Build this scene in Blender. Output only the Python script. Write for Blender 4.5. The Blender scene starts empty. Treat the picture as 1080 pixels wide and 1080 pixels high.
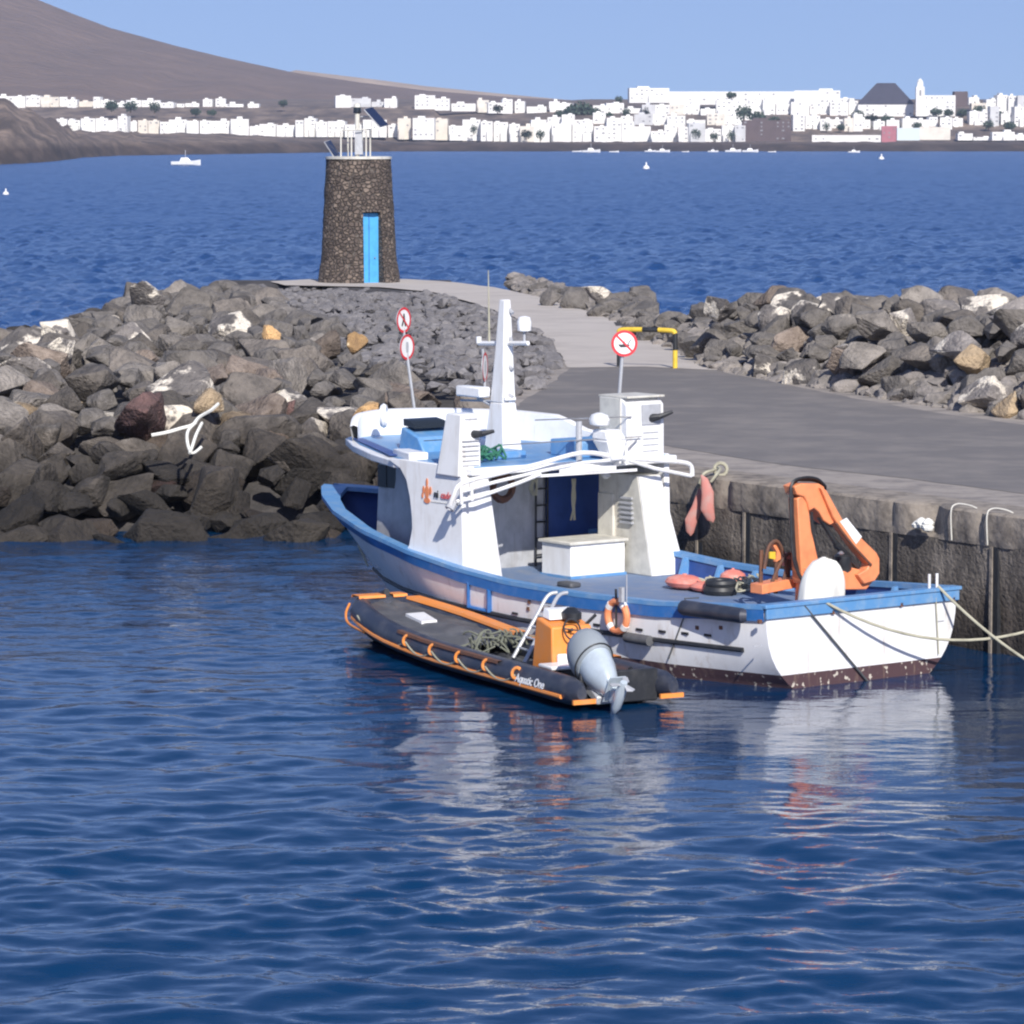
import bpy, bmesh, math, random
from mathutils import Vector, Matrix, noise
random.seed(7)
R = math.radians
S = bpy.context.scene
C = S.collection
# ------------------------------------------------------------------ camera
F, H, YH = 4000.0, 8.7, 146.0
TH = math.atan((540 - YH) / F)
CAM = Vector((0, 0, H))
FW = Vector((0, math.cos(TH), -math.sin(TH))); UP = Vector((0, math.sin(TH), math.cos(TH)))
cd = bpy.data.cameras.new('camera'); cam = bpy.data.objects.new('camera', cd); C.objects.link(cam)
cam.location = CAM; cam.rotation_euler = (R(90) - TH, 0, 0)
cd.sensor_width = 36; cd.lens = F * 36 / 1080; cd.clip_start = 1; cd.clip_end = 80000
S.camera = cam
def ray(px, py): return FW + Vector(((px - 540) / F, 0, 0)) + UP * ((540 - py) / F)
def atz(px, py, z): d = ray(px, py); return CAM + d * ((z - H) / d.z)
def atd(px, py, D): d = ray(px, py); return CAM + d * (D / d.y)
def proj(p):
    v = Vector(p) - CAM; k = v.dot(FW)
    return 540 + F * v.x / k, 540 - F * v.dot(UP) / k
class Frame:                                    # a boat's own axes: x forward, y port, z up
    def __init__(s, ox, oy, h):
        s.o = Vector((ox, oy, 0)); s.h = R(h)
        s.f = Vector((math.cos(s.h), math.sin(s.h), 0)); s.p = Vector((-math.sin(s.h), math.cos(s.h), 0))
    def w(s, x, y, z): return s.o + s.f * x + s.p * y + Vector((0, 0, z))
    def loc(s, P): v = P - s.o; return Vector((v.dot(s.f), v.dot(s.p), v.z))
    def z(s, px, py, z): return s.loc(atz(px, py, z))
    def x(s, px, py, x): d = ray(px, py); return s.loc(CAM + d * ((x - (CAM - s.o).dot(s.f)) / d.dot(s.f)))
    def y(s, px, py, y): d = ray(px, py); return s.loc(CAM + d * ((y - (CAM - s.o).dot(s.p)) / d.dot(s.p)))
BF = Frame(5.49, 60.44, 127.8)
_o = BF.w(0.35, 4.62, 0)
RF = Frame(_o.x, _o.y, 116.5)
QZ = 2.4
# ------------------------------------------------------------------ materials
def nodes(name):
    m = bpy.data.materials.new(name); m.use_nodes = True
    return m, m.node_tree.nodes, m.node_tree.links, m.node_tree.nodes['Principled BSDF']
def ramp(n, stops):
    r = n.new('ShaderNodeValToRGB'); e = r.color_ramp.elements
    while len(e) < len(stops): e.new(0.5)
    for k, (p, c) in enumerate(stops):
        e[k].position = p; e[k].color = (*c, 1) if len(c) == 3 else c
    return r
def paint(name, col, rough=0.45, dirt=0.15, dcol=None, scale=3.0, metal=0.0, bump=0.0, stretch=(1, 1, 1), bscale=20):
    m, n, l, b = nodes(name)
    tc = n.new('ShaderNodeTexCoord'); mp = n.new('ShaderNodeMapping'); mp.inputs['Scale'].default_value = stretch
    l.new(tc.outputs['Object'], mp.inputs['Vector'])
    nz = n.new('ShaderNodeTexNoise'); nz.inputs['Scale'].default_value = scale; nz.inputs['Detail'].default_value = 8; nz.inputs['Roughness'].default_value = 0.65
    l.new(mp.outputs['Vector'], nz.inputs['Vector'])
    d = dcol or tuple(c * 0.55 for c in col)
    rp = ramp(n, [(0.38, col), (0.72, tuple(c * (1 - dirt) + e * dirt for c, e in zip(col, d))), ])
    if dirt > 0.3: rp.color_ramp.elements[0].position = 0.45
    l.new(nz.outputs['Fac'], rp.inputs['Fac']); l.new(rp.outputs['Color'], b.inputs['Base Color'])
    b.inputs['Roughness'].default_value = rough; b.inputs['Metallic'].default_value = metal
    if bump:
        n2 = n.new('ShaderNodeTexNoise'); n2.inputs['Scale'].default_value = bscale; n2.inputs['Detail'].default_value = 6
        l.new(tc.outputs['Object'], n2.inputs['Vector'])
        bp = n.new('ShaderNodeBump'); bp.inputs['Strength'].default_value = 0.6; bp.inputs['Distance'].default_value = bump
        l.new(n2.outputs['Fac'], bp.inputs['Height']); l.new(bp.outputs['Normal'], b.inputs['Normal'])
    return m
M = {}
M['white'] = paint('white_paint', (0.80, 0.80, 0.79), 0.4, 0.8, (0.62, 0.60, 0.56), 2.2, stretch=(1, 1, .35))
M['white2'] = paint('white_gelcoat', (0.84, 0.84, 0.83), 0.35, 0.6, (0.70, 0.69, 0.66), 4)
M['grey'] = paint('grey_paint', (0.42, 0.43, 0.45), 0.5, 0.6)
M['blue'] = paint('blue_paint', (0.028, 0.15, 0.43), 0.4, 0.7, (0.10, 0.22, 0.48), 5)
M['lblue'] = paint('sunbleached_blue_paint', (0.10, 0.26, 0.50), 0.45, 0.8, (0.22, 0.35, 0.50), 4)
M['deck'] = paint('blue_grey_deck', (0.135, 0.20, 0.33), 0.7, 0.9, (0.22, 0.25, 0.31), 3, bump=0.004)
M['dblue'] = paint('dark_blue_paint', (0.03, 0.075, 0.26), 0.5, 0.6)
M['foul'] = paint('purple_brown_antifouling', (0.13, 0.075, 0.09), 0.7, 0.9, (0.05, 0.04, 0.045), 6)
M['black'] = paint('black_rubber', (0.018, 0.02, 0.024), 0.5, 0.6, (0.06, 0.06, 0.06), 4)
M['rubber'] = paint('dark_hypalon', (0.03, 0.036, 0.055), 0.42, 0.8, (0.09, 0.09, 0.10), 3)
M['tarp'] = paint('dark_grey_tarpaulin', (0.075, 0.078, 0.085), 0.6, 0.9, (0.16, 0.16, 0.16), 2, bump=0.02, bscale=5)
M['orange'] = paint('orange_paint', (0.80, 0.27, 0.05), 0.5, 0.6, (0.62, 0.30, 0.14), 3)
M['crane'] = paint('faded_orange_crane_paint', (0.80, 0.28, 0.12), 0.45, 0.8, (0.62, 0.20, 0.09), 4)
M['salmon'] = paint('faded_red_buoy', (0.66, 0.20, 0.15), 0.6, 0.9, (0.74, 0.36, 0.30), 4)
M['limp'] = paint('sun_faded_pink_rubber', (0.50, 0.20, 0.17), 0.8, 1.0, (0.42, 0.30, 0.27), 5)
M['red'] = paint('red_paint', (0.62, 0.04, 0.05), 0.4, 0.5)
M['steel'] = paint('stainless_steel', (0.62, 0.62, 0.63), 0.3, 0.5, metal=0.8)
M['alu'] = paint('dull_aluminium', (0.55, 0.56, 0.57), 0.45, 0.5, metal=0.4)
M['glass'] = paint('dark_glass', (0.02, 0.025, 0.03), 0.08, 0.1)
M['rope'] = paint('pale_rope', (0.42, 0.40, 0.30), 0.9, 0.8)
M['drope'] = paint('dark_rope', (0.08, 0.085, 0.09), 0.9, 0.8)
M['olive'] = paint('grey_green_rope', (0.17, 0.18, 0.14), 0.9, 0.8)
M['cloth'] = paint('white_cloth', (0.78, 0.77, 0.70), 0.85, 0.4, bump=0.01, bscale=6)
M['cowl'] = paint('grey_cowling', (0.27, 0.30, 0.32), 0.35, 0.6, (0.38, 0.41, 0.42), 3)
M['silver'] = paint('silver_engine_paint', (0.55, 0.62, 0.66), 0.28, 0.5, metal=0.2)
M['cream'] = paint('cream_paint', (0.62, 0.60, 0.53), 0.6, 0.7)
M['yellow'] = paint('yellow_paint', (0.72, 0.50, 0.05), 0.5, 0.6)
M['green'] = paint('green_net', (0.03, 0.16, 0.10), 0.8, 0.6)
M['rust'] = paint('rusty_steel', (0.16, 0.07, 0.04), 0.85, 0.9, (0.06, 0.05, 0.05), 8)
M['door'] = paint('sky_blue_door_paint', (0.07, 0.36, 0.72), 0.5, 0.5)
M['panel'] = paint('solar_panel', (0.02, 0.03, 0.07), 0.15, 0.3)
M['house'] = paint('whitewashed_wall', (0.82, 0.81, 0.77), 0.8, 0.6, (0.66, 0.63, 0.58), 0.12)
M['house2'] = paint('cream_wall', (0.76, 0.71, 0.62), 0.8, 0.6, scale=0.1)
M['house3'] = paint('pale_grey_wall', (0.60, 0.60, 0.60), 0.8, 0.6, scale=0.1); M['house4'] = paint('sand_wall', (0.74, 0.68, 0.58), 0.8, 0.6, scale=0.1)
M['pink'] = paint('pink_red_wall', (0.42, 0.16, 0.19), 0.8, 0.6, scale=0.2)
M['window'] = paint('grey_window', (0.27, 0.27, 0.28), 0.3, 0.3)  # plain mid grey for distant panes and the belfry opening
M['droof'] = paint('dark_slate_roof', (0.055, 0.055, 0.08), 0.8, 0.6, scale=0.1)
M['brick'] = paint('brown_red_wall', (0.115, 0.085, 0.085), 0.8, 0.6, scale=0.1)
M['leaf'] = paint('dark_green_leaves', (0.035, 0.065, 0.04), 0.7, 0.9, (0.07, 0.10, 0.06), 0.5)
M['trunk'] = paint('palm_bark', (0.14, 0.10, 0.07), 0.9)
M['canvas'] = paint('pale_blue_canvas', (0.62, 0.70, 0.72), 0.8)
# hull: white above, purple-brown below with chipped paint along the waterline
def streak(m, col, amt=.5, sx=7.0, sz=.55):
    nt = m.node_tree; n, l = nt.nodes, nt.links; b = n['Principled BSDF']; src = b.inputs['Base Color'].links[0].from_socket
    tc = n.new('ShaderNodeTexCoord'); mp = n.new('ShaderNodeMapping'); mp.inputs['Scale'].default_value = (sx, sx, sz); l.new(tc.outputs['Object'], mp.inputs['Vector'])
    t = n.new('ShaderNodeTexNoise'); t.inputs['Scale'].default_value = 1; t.inputs['Detail'].default_value = 6; t.inputs['Roughness'].default_value = .7; l.new(mp.outputs['Vector'], t.inputs['Vector'])
    r = ramp(n, [(.56, (0, 0, 0)), (.74, (amt, amt, amt))]); l.new(t.outputs['Fac'], r.inputs['Fac']); mx = n.new('ShaderNodeMix'); mx.data_type = 'RGBA'; l.new(r.outputs['Color'], mx.inputs['Factor']); l.new(src, mx.inputs['A']); mx.inputs['B'].default_value = (*col, 1); l.new(mx.outputs['Result'], b.inputs['Base Color'])
streak(M['white'], (.38, .27, .17), .55); streak(M['white2'], (.42, .33, .24), .4); streak(M['grey'], (.2, .17, .14), .5); streak(M['cream'], (.3, .22, .15), .6); streak(M['blue'], (.20, .19, .18), .5, 4, 1.5); streak(M['lblue'], (.35, .36, .38), .5, 5, 3)
def hull_mat(name, paintcol, line):
    m, n, l, b = nodes(name)
    tc = n.new('ShaderNodeTexCoord'); sp = n.new('ShaderNodeSeparateXYZ'); l.new(tc.outputs['Object'], sp.inputs[0])
    nz = n.new('ShaderNodeTexNoise'); nz.inputs['Scale'].default_value = 9; nz.inputs['Detail'].default_value = 6
    l.new(tc.outputs['Object'], nz.inputs['Vector'])
    wn = n.new('ShaderNodeTexNoise'); wn.inputs['Scale'].default_value = 1.6; wn.inputs['Detail'].default_value = 7; wn.inputs['Roughness'].default_value = .7
    mp = n.new('ShaderNodeMapping'); mp.inputs['Scale'].default_value = (1, 1, .3); l.new(tc.outputs['Object'], mp.inputs['Vector']); l.new(mp.outputs['Vector'], wn.inputs['Vector'])
    w = ramp(n, [(0.4, paintcol), (0.62, tuple(c * .9 for c in paintcol)), (0.75, (0.50, 0.45, 0.38))]); l.new(wn.outputs['Fac'], w.inputs['Fac'])
    chip = ramp(n, [(0.61, (0, 0, 0)), (0.65, (1, 1, 1))]); l.new(nz.outputs['Fac'], chip.inputs['Fac'])
    low = n.new('ShaderNodeMix'); low.data_type = 'RGBA'; low.inputs['A'].default_value = (0.085, 0.05, 0.055, 1); low.inputs['B'].default_value = (0.55, 0.50, 0.42, 1)
    l.new(chip.outputs['Color'], low.inputs['Factor'])
    lt = n.new('ShaderNodeMath'); lt.operation = 'GREATER_THAN'; lt.inputs[1].default_value = line; l.new(sp.outputs['Z'], lt.inputs[0])
    mx = n.new('ShaderNodeMix'); mx.data_type = 'RGBA'; l.new(lt.outputs[0], mx.inputs['Factor']); l.new(low.outputs['Result'], mx.inputs['A']); l.new(w.outputs['Color'], mx.inputs['B'])
    l.new(mx.outputs['Result'], b.inputs['Base Color']); b.inputs['Roughness'].default_value = 0.45
    return m
M['hull'] = hull_mat('hull_paint', (0.80, 0.80, 0.80), 0.235); streak(M['hull'], (.36, .27, .19), .6, 5, .8)
# ------------------------------------------------------------------ object helpers
def tag(o, label=None, cat=None, group=None, kind=None):
    if label: o['label'] = label
    if cat: o['category'] = cat
    if group: o['group'] = group
    if kind: o['kind'] = kind
    return o
def empty(name, loc, rz, label, cat, group=None):
    o = bpy.data.objects.new(name, None); C.objects.link(o); o.location = loc; o.rotation_euler = (0, 0, rz); o.empty_display_size = 0.3
    return tag(o, label, cat, group)
class MB:
    def __init__(s): s.v = []; s.f = []
    def add(s, vs, fs):
        k = len(s.v); s.v += [Vector(v) for v in vs]; s.f += [tuple(i + k for i in f) for f in fs]; return s
    def hexa(s, b, t):                       # 4 bottom corners, 4 top corners (same winding)
        return s.add(list(b) + list(t), [(3, 2, 1, 0), (4, 5, 6, 7), (0, 1, 5, 4), (1, 2, 6, 5), (2, 3, 7, 6), (3, 0, 4, 7)])
    def box(s, x0, x1, y0, y1, z0, z1):
        return s.hexa([(x0, y0, z0), (x1, y0, z0), (x1, y1, z0), (x0, y1, z0)], [(x0, y0, z1), (x1, y0, z1), (x1, y1, z1), (x0, y1, z1)])
    def prism(s, pts, ext):                  # polygon of 3D points extruded by vector
        n = len(pts); e = Vector(ext)
        return s.add([Vector(p) for p in pts] + [Vector(p) + e for p in pts], [tuple(range(n - 1, -1, -1)), tuple(range(n, 2 * n))] + [(i, (i + 1) % n, n + (i + 1) % n, n + i) for i in range(n)])
    def tube(s, path, r, seg=8, caps=True):
        P = [Vector(p) for p in path]; n = len(P); rs = r if isinstance(r, (list, tuple)) else [r] * n
        t0 = (P[1] - P[0]).normalized(); a = t0.orthogonal().normalized(); vs = []
        for i in range(n):
            t = ((P[i] - P[i - 1]).normalized() if i else Vector()) + ((P[i + 1] - P[i]).normalized() if i < n - 1 else Vector())
            t = t.normalized() if t.length > 1e-6 else t0
            a = (a - t * a.dot(t)); a = a.normalized() if a.length > 1e-5 else t.orthogonal().normalized(); b = t.cross(a)
            vs += [P[i] + (a * math.cos(2 * math.pi * k / seg) + b * math.sin(2 * math.pi * k / seg)) * rs[i] for k in range(seg)]
        fs = [(i * seg + k, i * seg + (k + 1) % seg, (i + 1) * seg + (k + 1) % seg, (i + 1) * seg + k) for i in range(n - 1) for k in range(seg)]
        if caps: fs += [tuple(range(seg - 1, -1, -1)), tuple((n - 1) * seg + k for k in range(seg))]
        return s.add(vs, fs)
    def lathe(s, prof, c=(0, 0, 0), seg=24, sx=1, sy=1):  # profile (r, z)
        c = Vector(c); vs = []; n = len(prof)
        for r, z in prof: vs += [c + Vector((max(r, 1e-4) * sx * math.cos(2 * math.pi * k / seg), max(r, 1e-4) * sy * math.sin(2 * math.pi * k / seg), z)) for k in range(seg)]
        fs = [(i * seg + k, i * seg + (k + 1) % seg, (i + 1) * seg + (k + 1) % seg, (i + 1) * seg + k) for i in range(n - 1) for k in range(seg)]
        return s.add(vs, fs + [tuple(range(seg - 1, -1, -1)), tuple((n - 1) * seg + k for k in range(seg))])
    def torus(s, c, R_, r, ax, ay, seg=24, sg=8, sx=1, sy=1):
        c = Vector(c); ax = Vector(ax).normalized(); ay = Vector(ay).normalized(); nz = ax.cross(ay); vs = []
        for i in range(seg):
            u = 2 * math.pi * i / seg; d = ax * math.cos(u) * sx + ay * math.sin(u) * sy
            for k in range(sg):
                w = 2 * math.pi * k / sg; vs.append(c + d * (R_ + r * math.cos(w)) + nz * r * math.sin(w))
        return s.add(vs, [(i * sg + k, i * sg + (k + 1) % sg, ((i + 1) % seg) * sg + (k + 1) % sg, ((i + 1) % seg) * sg + k) for i in range(seg) for k in range(sg)])
    def grid(s, rows):
        n = len(rows[0]); vs = [p for r in rows for p in r]
        return s.add(vs, [(i * n + j, i * n + j + 1, (i + 1) * n + j + 1, (i + 1) * n + j) for i in range(len(rows) - 1) for j in range(n - 1)])
    def mesh(s, name):
        me = bpy.data.meshes.new(name); me.from_pydata([tuple(v) for v in s.v], [], s.f)
        bm = bmesh.new(); bm.from_mesh(me); bmesh.ops.recalc_face_normals(bm, faces=bm.faces); bm.to_mesh(me); bm.free()
        return me
    def build(s, name, mat, parent=None, bevel=0.0, smooth=True, ang=35):
        me = s.mesh(name); o = bpy.data.objects.new(name, me); C.objects.link(o)
        for m_ in (mat if isinstance(mat, (list, tuple)) else [mat]): me.materials.append(m_)
        if smooth:
            me.shade_smooth(); me.set_sharp_from_angle(angle=R(ang))
        if parent: o.parent = parent
        if bevel:
            b = o.modifiers.new('bevel', 'BEVEL'); b.width = bevel; b.segments = 2; b.limit_method = 'ANGLE'; b.angle_limit = R(40)
        return o
def text(name, s, size, loc, rot, mat, parent, ext=0.003, bold=False, shear=0):
    c = bpy.data.curves.new(name, 'FONT'); c.body = s; c.size = size; c.extrude = ext; c.shear = shear
    if bold: c.offset = size * 0.02
    t = bpy.data.objects.new(name, c); C.objects.link(t); bpy.context.view_layer.update()
    me = bpy.data.meshes.new_from_object(t.evaluated_get(bpy.context.evaluated_depsgraph_get())); bpy.data.objects.remove(t)
    me.materials.clear(); me.materials.append(mat); o = bpy.data.objects.new(name, me); C.objects.link(o); o.parent = parent; o.matrix_local = Matrix.Translation(loc) @ rot
    return o
def basis(ex, ey):
    ex = Vector(ex).normalized(); ey = Vector(ey); ey = (ey - ex * ey.dot(ex)).normalized(); ez = ex.cross(ey)
    return Matrix((ex, ey, ez)).transposed().to_4x4()
def catmull(P, k=6):
    P = [Vector(p) for p in P]; out = []
    for i in range(len(P) - 1):
        a, b, c, d = P[max(i - 1, 0)], P[i], P[i + 1], P[min(i + 2, len(P) - 1)]
        for j in range(k):
            t = j / k; out.append(0.5 * ((2 * b) + (c - a) * t + (2 * a - 5 * b + 4 * c - d) * t * t + (3 * b - a - 3 * c + d) * t ** 3))
    return out + [P[-1]]
def sag(a, b, d, n=14): 
    a = Vector(a); b = Vector(b); return [a.lerp(b, i / n) - Vector((0, 0, d * 4 * (i / n) * (1 - i / n))) for i in range(n + 1)]
def lerp(xs, ys, x):
    if x <= xs[0]: return ys[0]
    for i in range(1, len(xs)):
        if x <= xs[i]: t = (x - xs[i - 1]) / (xs[i] - xs[i - 1]); return ys[i - 1] * (1 - t) + ys[i] * t
    return ys[-1]
def copytree(o, parent=None):
    c = o.copy(); C.objects.link(c); c.parent = parent
    for ch in list(o.children): copytree(ch, c)
    return c
def fbm(p, o=4): return noise.fractal(Vector(p), 1.0, 2.0, o)
# ================================================================== FISHING BOAT
boat = empty('fishing_boat', BF.o, BF.h, 'white and blue workboat with wheelhouse and orange stern crane moored at the quay', 'boat')
uB = [0, .07, .17, .31, .45, .55, .65, .757, .85, .93, .975, 1]
vB = [2.08, 2.20, 2.35, 2.42, 2.42, 2.38, 2.28, 2.06, 1.60, .92, .42, .04]
vW = [1.50, 1.78, 2.10, 2.25, 2.22, 2.10, 1.85, 1.45, .98, .48, .20, .02]
vS = [1.33, 1.28, 1.20, 1.17, 1.21, 1.31, 1.47, 1.70, 1.90, 2.04, 2.10, 2.12]
vP = [.28, .32, .40, .5, .55, .6, .7, .85, 1.0, 1.1, 1.2, 1.2]
def stem(z): return 12.15 + 1.05 * max(z, -.8) if z < 1.2 else 13.41 + (z - 1.2) * 1.07
def cy(u): return -.20 + .35 * u
def sheer(u): return lerp(uB, vS, u)
def hb(u, z):                                    # half breadth at height z
    Sz = sheer(u); B = lerp(uB, vB, u); W = lerp(uB, vW, u)
    if z >= 0: return W + (B - W) * (1 - (1 - min(z / Sz, 1.0)) ** lerp([0, .3, .6, .85, 1], [3.0, 2.2, 1.5, 1.0, .9], u))
    return W * math.sqrt(max(0, 1 - (z / .75) ** 2)) 
def hp(u, z, side, off=0):
    z_ = z; y = hb(u, z_) + off
    return Vector((u * stem(z_), cy(u) + side * max(y, 0.0), z))
us = [i / 60 for i in range(61)]
def su(u): return min(1, u)
hull = MB()
for side in (1, -1):
    rows = []
    for u in us:
        Sz = sheer(u); rows.append([hp(u, z, side) for z in [Sz, Sz * .88, Sz * .72, Sz * .55, Sz * .4, Sz * .27, Sz * .16, Sz * .07, 0, -.15, -.35, -.55, -.7, -.75]])
    hull.grid(rows)
zs = [sheer(0) * k for k in (1, .88, .72, .55, .4, .27, .16, .07, 0)] + [-.15, -.35, -.55, -.7]
hull.add([hp(0, z, 1) for z in zs] + [hp(0, z, -1) for z in reversed(zs)], [tuple(range(2 * len(zs)))])
hull_o = hull.build('hull', M['hull'], boat, ang=50)
DZ = .93
def deckz(u): return DZ if u < .62 else DZ + (u - .62) * .9
dk = MB(); dk.grid([[Vector((u * stem(deckz(u)), cy(u) + s * max(hb(u, deckz(u)) - .10, .01), deckz(u))) for s in (-1, -.5, 0, .5, 1)] for u in us[:-1]])
dk.build('deck', M['deck'], boat)
iw = MB()
for side in (1, -1):
    iw.grid([[Vector((u * stem(sheer(u)) - (.12 if u > .97 else 0), cy(u) + side * max(hb(u, sheer(u)) - .11, .01), sheer(u) - .02)), Vector((u * stem(deckz(u)) - (.1 if u > .97 else 0), cy(u) + side * max(hb(u, deckz(u)) - .11, .01), deckz(u) - .02))] for u in us])
iw.add([(.1, cy(0) - 2.0, 1.31), (.1, cy(0) + 2.0, 1.31), (.1, cy(0) + 2.0, .9), (.1, cy(0) - 2.0, .9)], [(0, 1, 2, 3)])
iw.build('bulwark_lining', M['dblue'], boat)
# blue sheer band outside, capping rail on top
for side in (1, -1):
    bnd = MB(); rows = []
    for u in us:
        Sz = sheer(u); h = .20 + .04 * max(0, u - .7) / .3
        i0 = Vector((0, side, 0))
        rows.append([hp(u, Sz - h, side, .004), hp(u, Sz - h, side, .045), hp(u, Sz, side, .06)])
    bnd.grid(rows); bnd.build('sheer_band', M['blue'], boat, ang=60)
    cp = MB(); rows = []
    for u in us:
        Sz = sheer(u); w = .14 + .20 * max(0, u - .72) / .28
        x = u * stem(Sz); yo = cy(u) + side * (hb(u, Sz) + .065); yi = cy(u) + side * max(hb(u, Sz) - w, 0)
        xi = x - (.35 * max(0, u - .9) / .1)
        rows.append([Vector((x + (.05 if u > .98 else 0), yo, Sz - .015)), Vector((x + (.05 if u > .98 else 0), yo, Sz + .055)), Vector((xi, yi, Sz + .055)), Vector((xi, yi, Sz - .03))])
    cp.grid(rows); cp.build('capping_rail', M['lblue'] , boat, ang=40)
tb = MB(); tb.box(-.05, .0, cy(0) - 2.11, cy(0) + 2.11, 1.16, 1.33); tb.box(-.07, .16, cy(0) - 2.15, cy(0) + 2.15, 1.33, 1.39)
tb.build('transom_rail', M['lblue'], boat, .01)
# bulwark stanchions visible on the far side
for x in (1.4, 2.3, 3.2, 4.1, 5.0, 5.9, 6.8):
    u = x / 13.4; y = cy(u) - hb(u, 1.2) + .12
    MB().hexa([(x - .03, y, DZ), (x + .03, y, DZ), (x + .03, y + .22, DZ), (x - .03, y + .22, DZ)], [(x - .03, y, sheer(u)), (x + .03, y, sheer(u)), (x + .03, y + .10, sheer(u)), (x - .03, y + .10, sheer(u))]).build('bulwark_frame', M['lblue'], boat)
# rubbing strake
for side in (1, -1):
    MB().tube([hp(u, .62 + .35 * max(0, u - .45), side, .02) for u in [.04 + .9 * i / 40 for i in range(41)]], .04, 6).build('rubbing_strake', M['black'] , boat)
# scuppers and fittings on the port side
def onhull(px, py, off=.01):
    y = 2.2
    for _ in range(12):
        p = BF.y(px, py, y); u = max(0, min(1, p.x / max(stem(p.z), 1))); y = cy(u) + hb(u, max(p.z, 0)) + off
    return BF.y(px, py, y)
for px, py in [(543, 647), (629, 659), (674, 664), (698, 666), (722, 668), (746, 670), (596, 655), (570, 651)]:
    p = onhull(px, py); MB().box(p.x - .075, p.x + .075, p.y - .03, p.y + .008, p.z - .02, p.z + .02).build('scupper', M['black'], boat)
for px, py in [(558, 635), (557, 642), (572, 634), (572, 642), (735, 662), (760, 662), (669, 643), (614, 637)]:
    p = onhull(px, py); MB().box(p.x - .03, p.x + .03, p.y - .03, p.y + .01, p.z - .03, p.z + .03).build('bolt', M['rust'], boat)
# boarding gate frame in the port bulwark
gp = [onhull(494, 614, .03), onhull(494, 640, .03), onhull(516, 645, .03), onhull(516, 622, .03)]
g = MB(); g.tube([gp[0], gp[1]], .035, 6); g.tube([gp[2], gp[3]], .05, 6); g.tube([gp[1], gp[2]], .03, 6); g.build('boarding_gate', M['blue'], boat)
# draft marks / small plates on transom
for px, py in [(799, 681), (992, 655)]:
    p = BF.x(px, py, -.012); MB().box(-.012, .0, p.y - .08, p.y + .08, p.z - .01, p.z + .01).build('number_plate', M['grey'], boat)
for px, py in [(801, 655), (878, 645), (950, 637), (1005, 631)]:
    p = BF.x(px, py, -.02); MB().box(-.05, .0, p.y - .03, p.y + .03, p.z - .04, p.z + .02).build('drain_spout', M['rust'], boat)
# ------------------------------------------------------------------ wheelhouse
def plate(pts_xz, y0, y1): return MB().prism([(x, y0, z) for x, z in pts_xz], (0, y1 - y0, 0))
side_prof = [(7.44, 1.10), (7.50, 3.07), (9.30, 3.09), (9.66, 3.07), (9.28, 2.93), (9.10, 2.74), (9.0, 2.45), (8.94, 2.1), (8.93, 1.9), (9.02, 1.6), (9.16, 1.45), (9.16, 1.40)]
plate(side_prof, 2.12, 2.24).build('side_wall', M['white2'], boat, .01, ang=30)
plate(side_prof, -2.44, -2.32).build('side_wall', M['white2'], boat, .01, ang=30)
w = MB(); w.hexa([(9.42, -1.75, DZ), (11.1, -1.45, DZ), (11.1, 1.5, DZ), (9.42, 1.62, DZ)], [(9.42, -1.75, 2.86), (11.0, -1.4, 2.96), (11.0, 1.45, 2.96), (9.42, 1.62, 2.86)])
wh = w.build('wheelhouse', M['grey'], boat, .03)  # grey carries the shade under the visor in its colour
for px in (403, 413):
    p = BF.y(px, 496, 1.52); MB().box(p.x - .13, p.x + .13, 1.49, 1.525, 2.45, 2.85).build('window', M['glass'], wh)
for k in range(4): MB().box(11.04, 11.09, -1.2 + k * .66, -.72 + k * .66, 2.1, 2.75).build('window', M['glass'], wh)
# aft recess: back wall, dark doorway, ladder
MB().box(9.3, 9.4, -.98, 1.6, DZ, 2.75).build('back_wall', M['grey'], boat, .01)
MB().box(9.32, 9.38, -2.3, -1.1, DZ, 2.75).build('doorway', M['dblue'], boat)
ld = MB()
for y in (-.75, -1.02): ld.tube([(9.22, y, DZ), (9.22, y, 2.8)], .02, 6)
for k in range(6): ld.tube([(9.22, -.75, 1.2 + k * .3), (9.22, -1.02, 1.2 + k * .3)], .018, 6)
ld.build('ladder', M['black'], boat)
# port and starboard legs of the gallows
MB().hexa([(7.42, 1.36, DZ), (8.5, 1.45, DZ), (8.5, 2.15, DZ), (7.42, 2.237, DZ)], [(7.48, 1.66, 2.9), (8.4, 1.66, 2.9), (8.4, 2.15, 2.9), (7.48, 2.237, 2.9)]).build('port_leg', M['white'], boat, .02)
lg = MB().hexa([(7.12, -2.52, DZ), (8.62, -2.42, DZ), (8.62, -1.72, DZ), (7.12, -1.72, DZ)], [(7.40, -2.14, 2.72), (8.5, -2.2, 2.72), (8.5, -1.62, 2.72), (7.40, -1.62, 2.72)]).build('starboard_leg', M['cream'], boat, .02)  # cream stands in for the shade on the inner face
for i in range(6): 
    p = BF.y(660, 525 + i * 5.2, -1.62); MB().box(p.x - .17, p.x + .17, -1.68, -1.605, p.z - .02, p.z + .02).build('vent_louvre', M['grey'], lg)
p = BF.y(640, 560, -1.66); MB().box(p.x - .22, p.x + .22, -1.70, -1.62, 1.25, 2.35).build('locker_door', M['cream'], lg, .02)
MB().tube([BF.y(629, 583, -1.6), BF.y(646, 586, -1.6)], .03, 6).build('handle', M['rust'], lg)
MB().lathe([(.03, 0), (.09, .05), (.06, .16)], BF.y(639, 505, -1.5), 10).build('deck_lamp', M['white'], boat)
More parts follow.
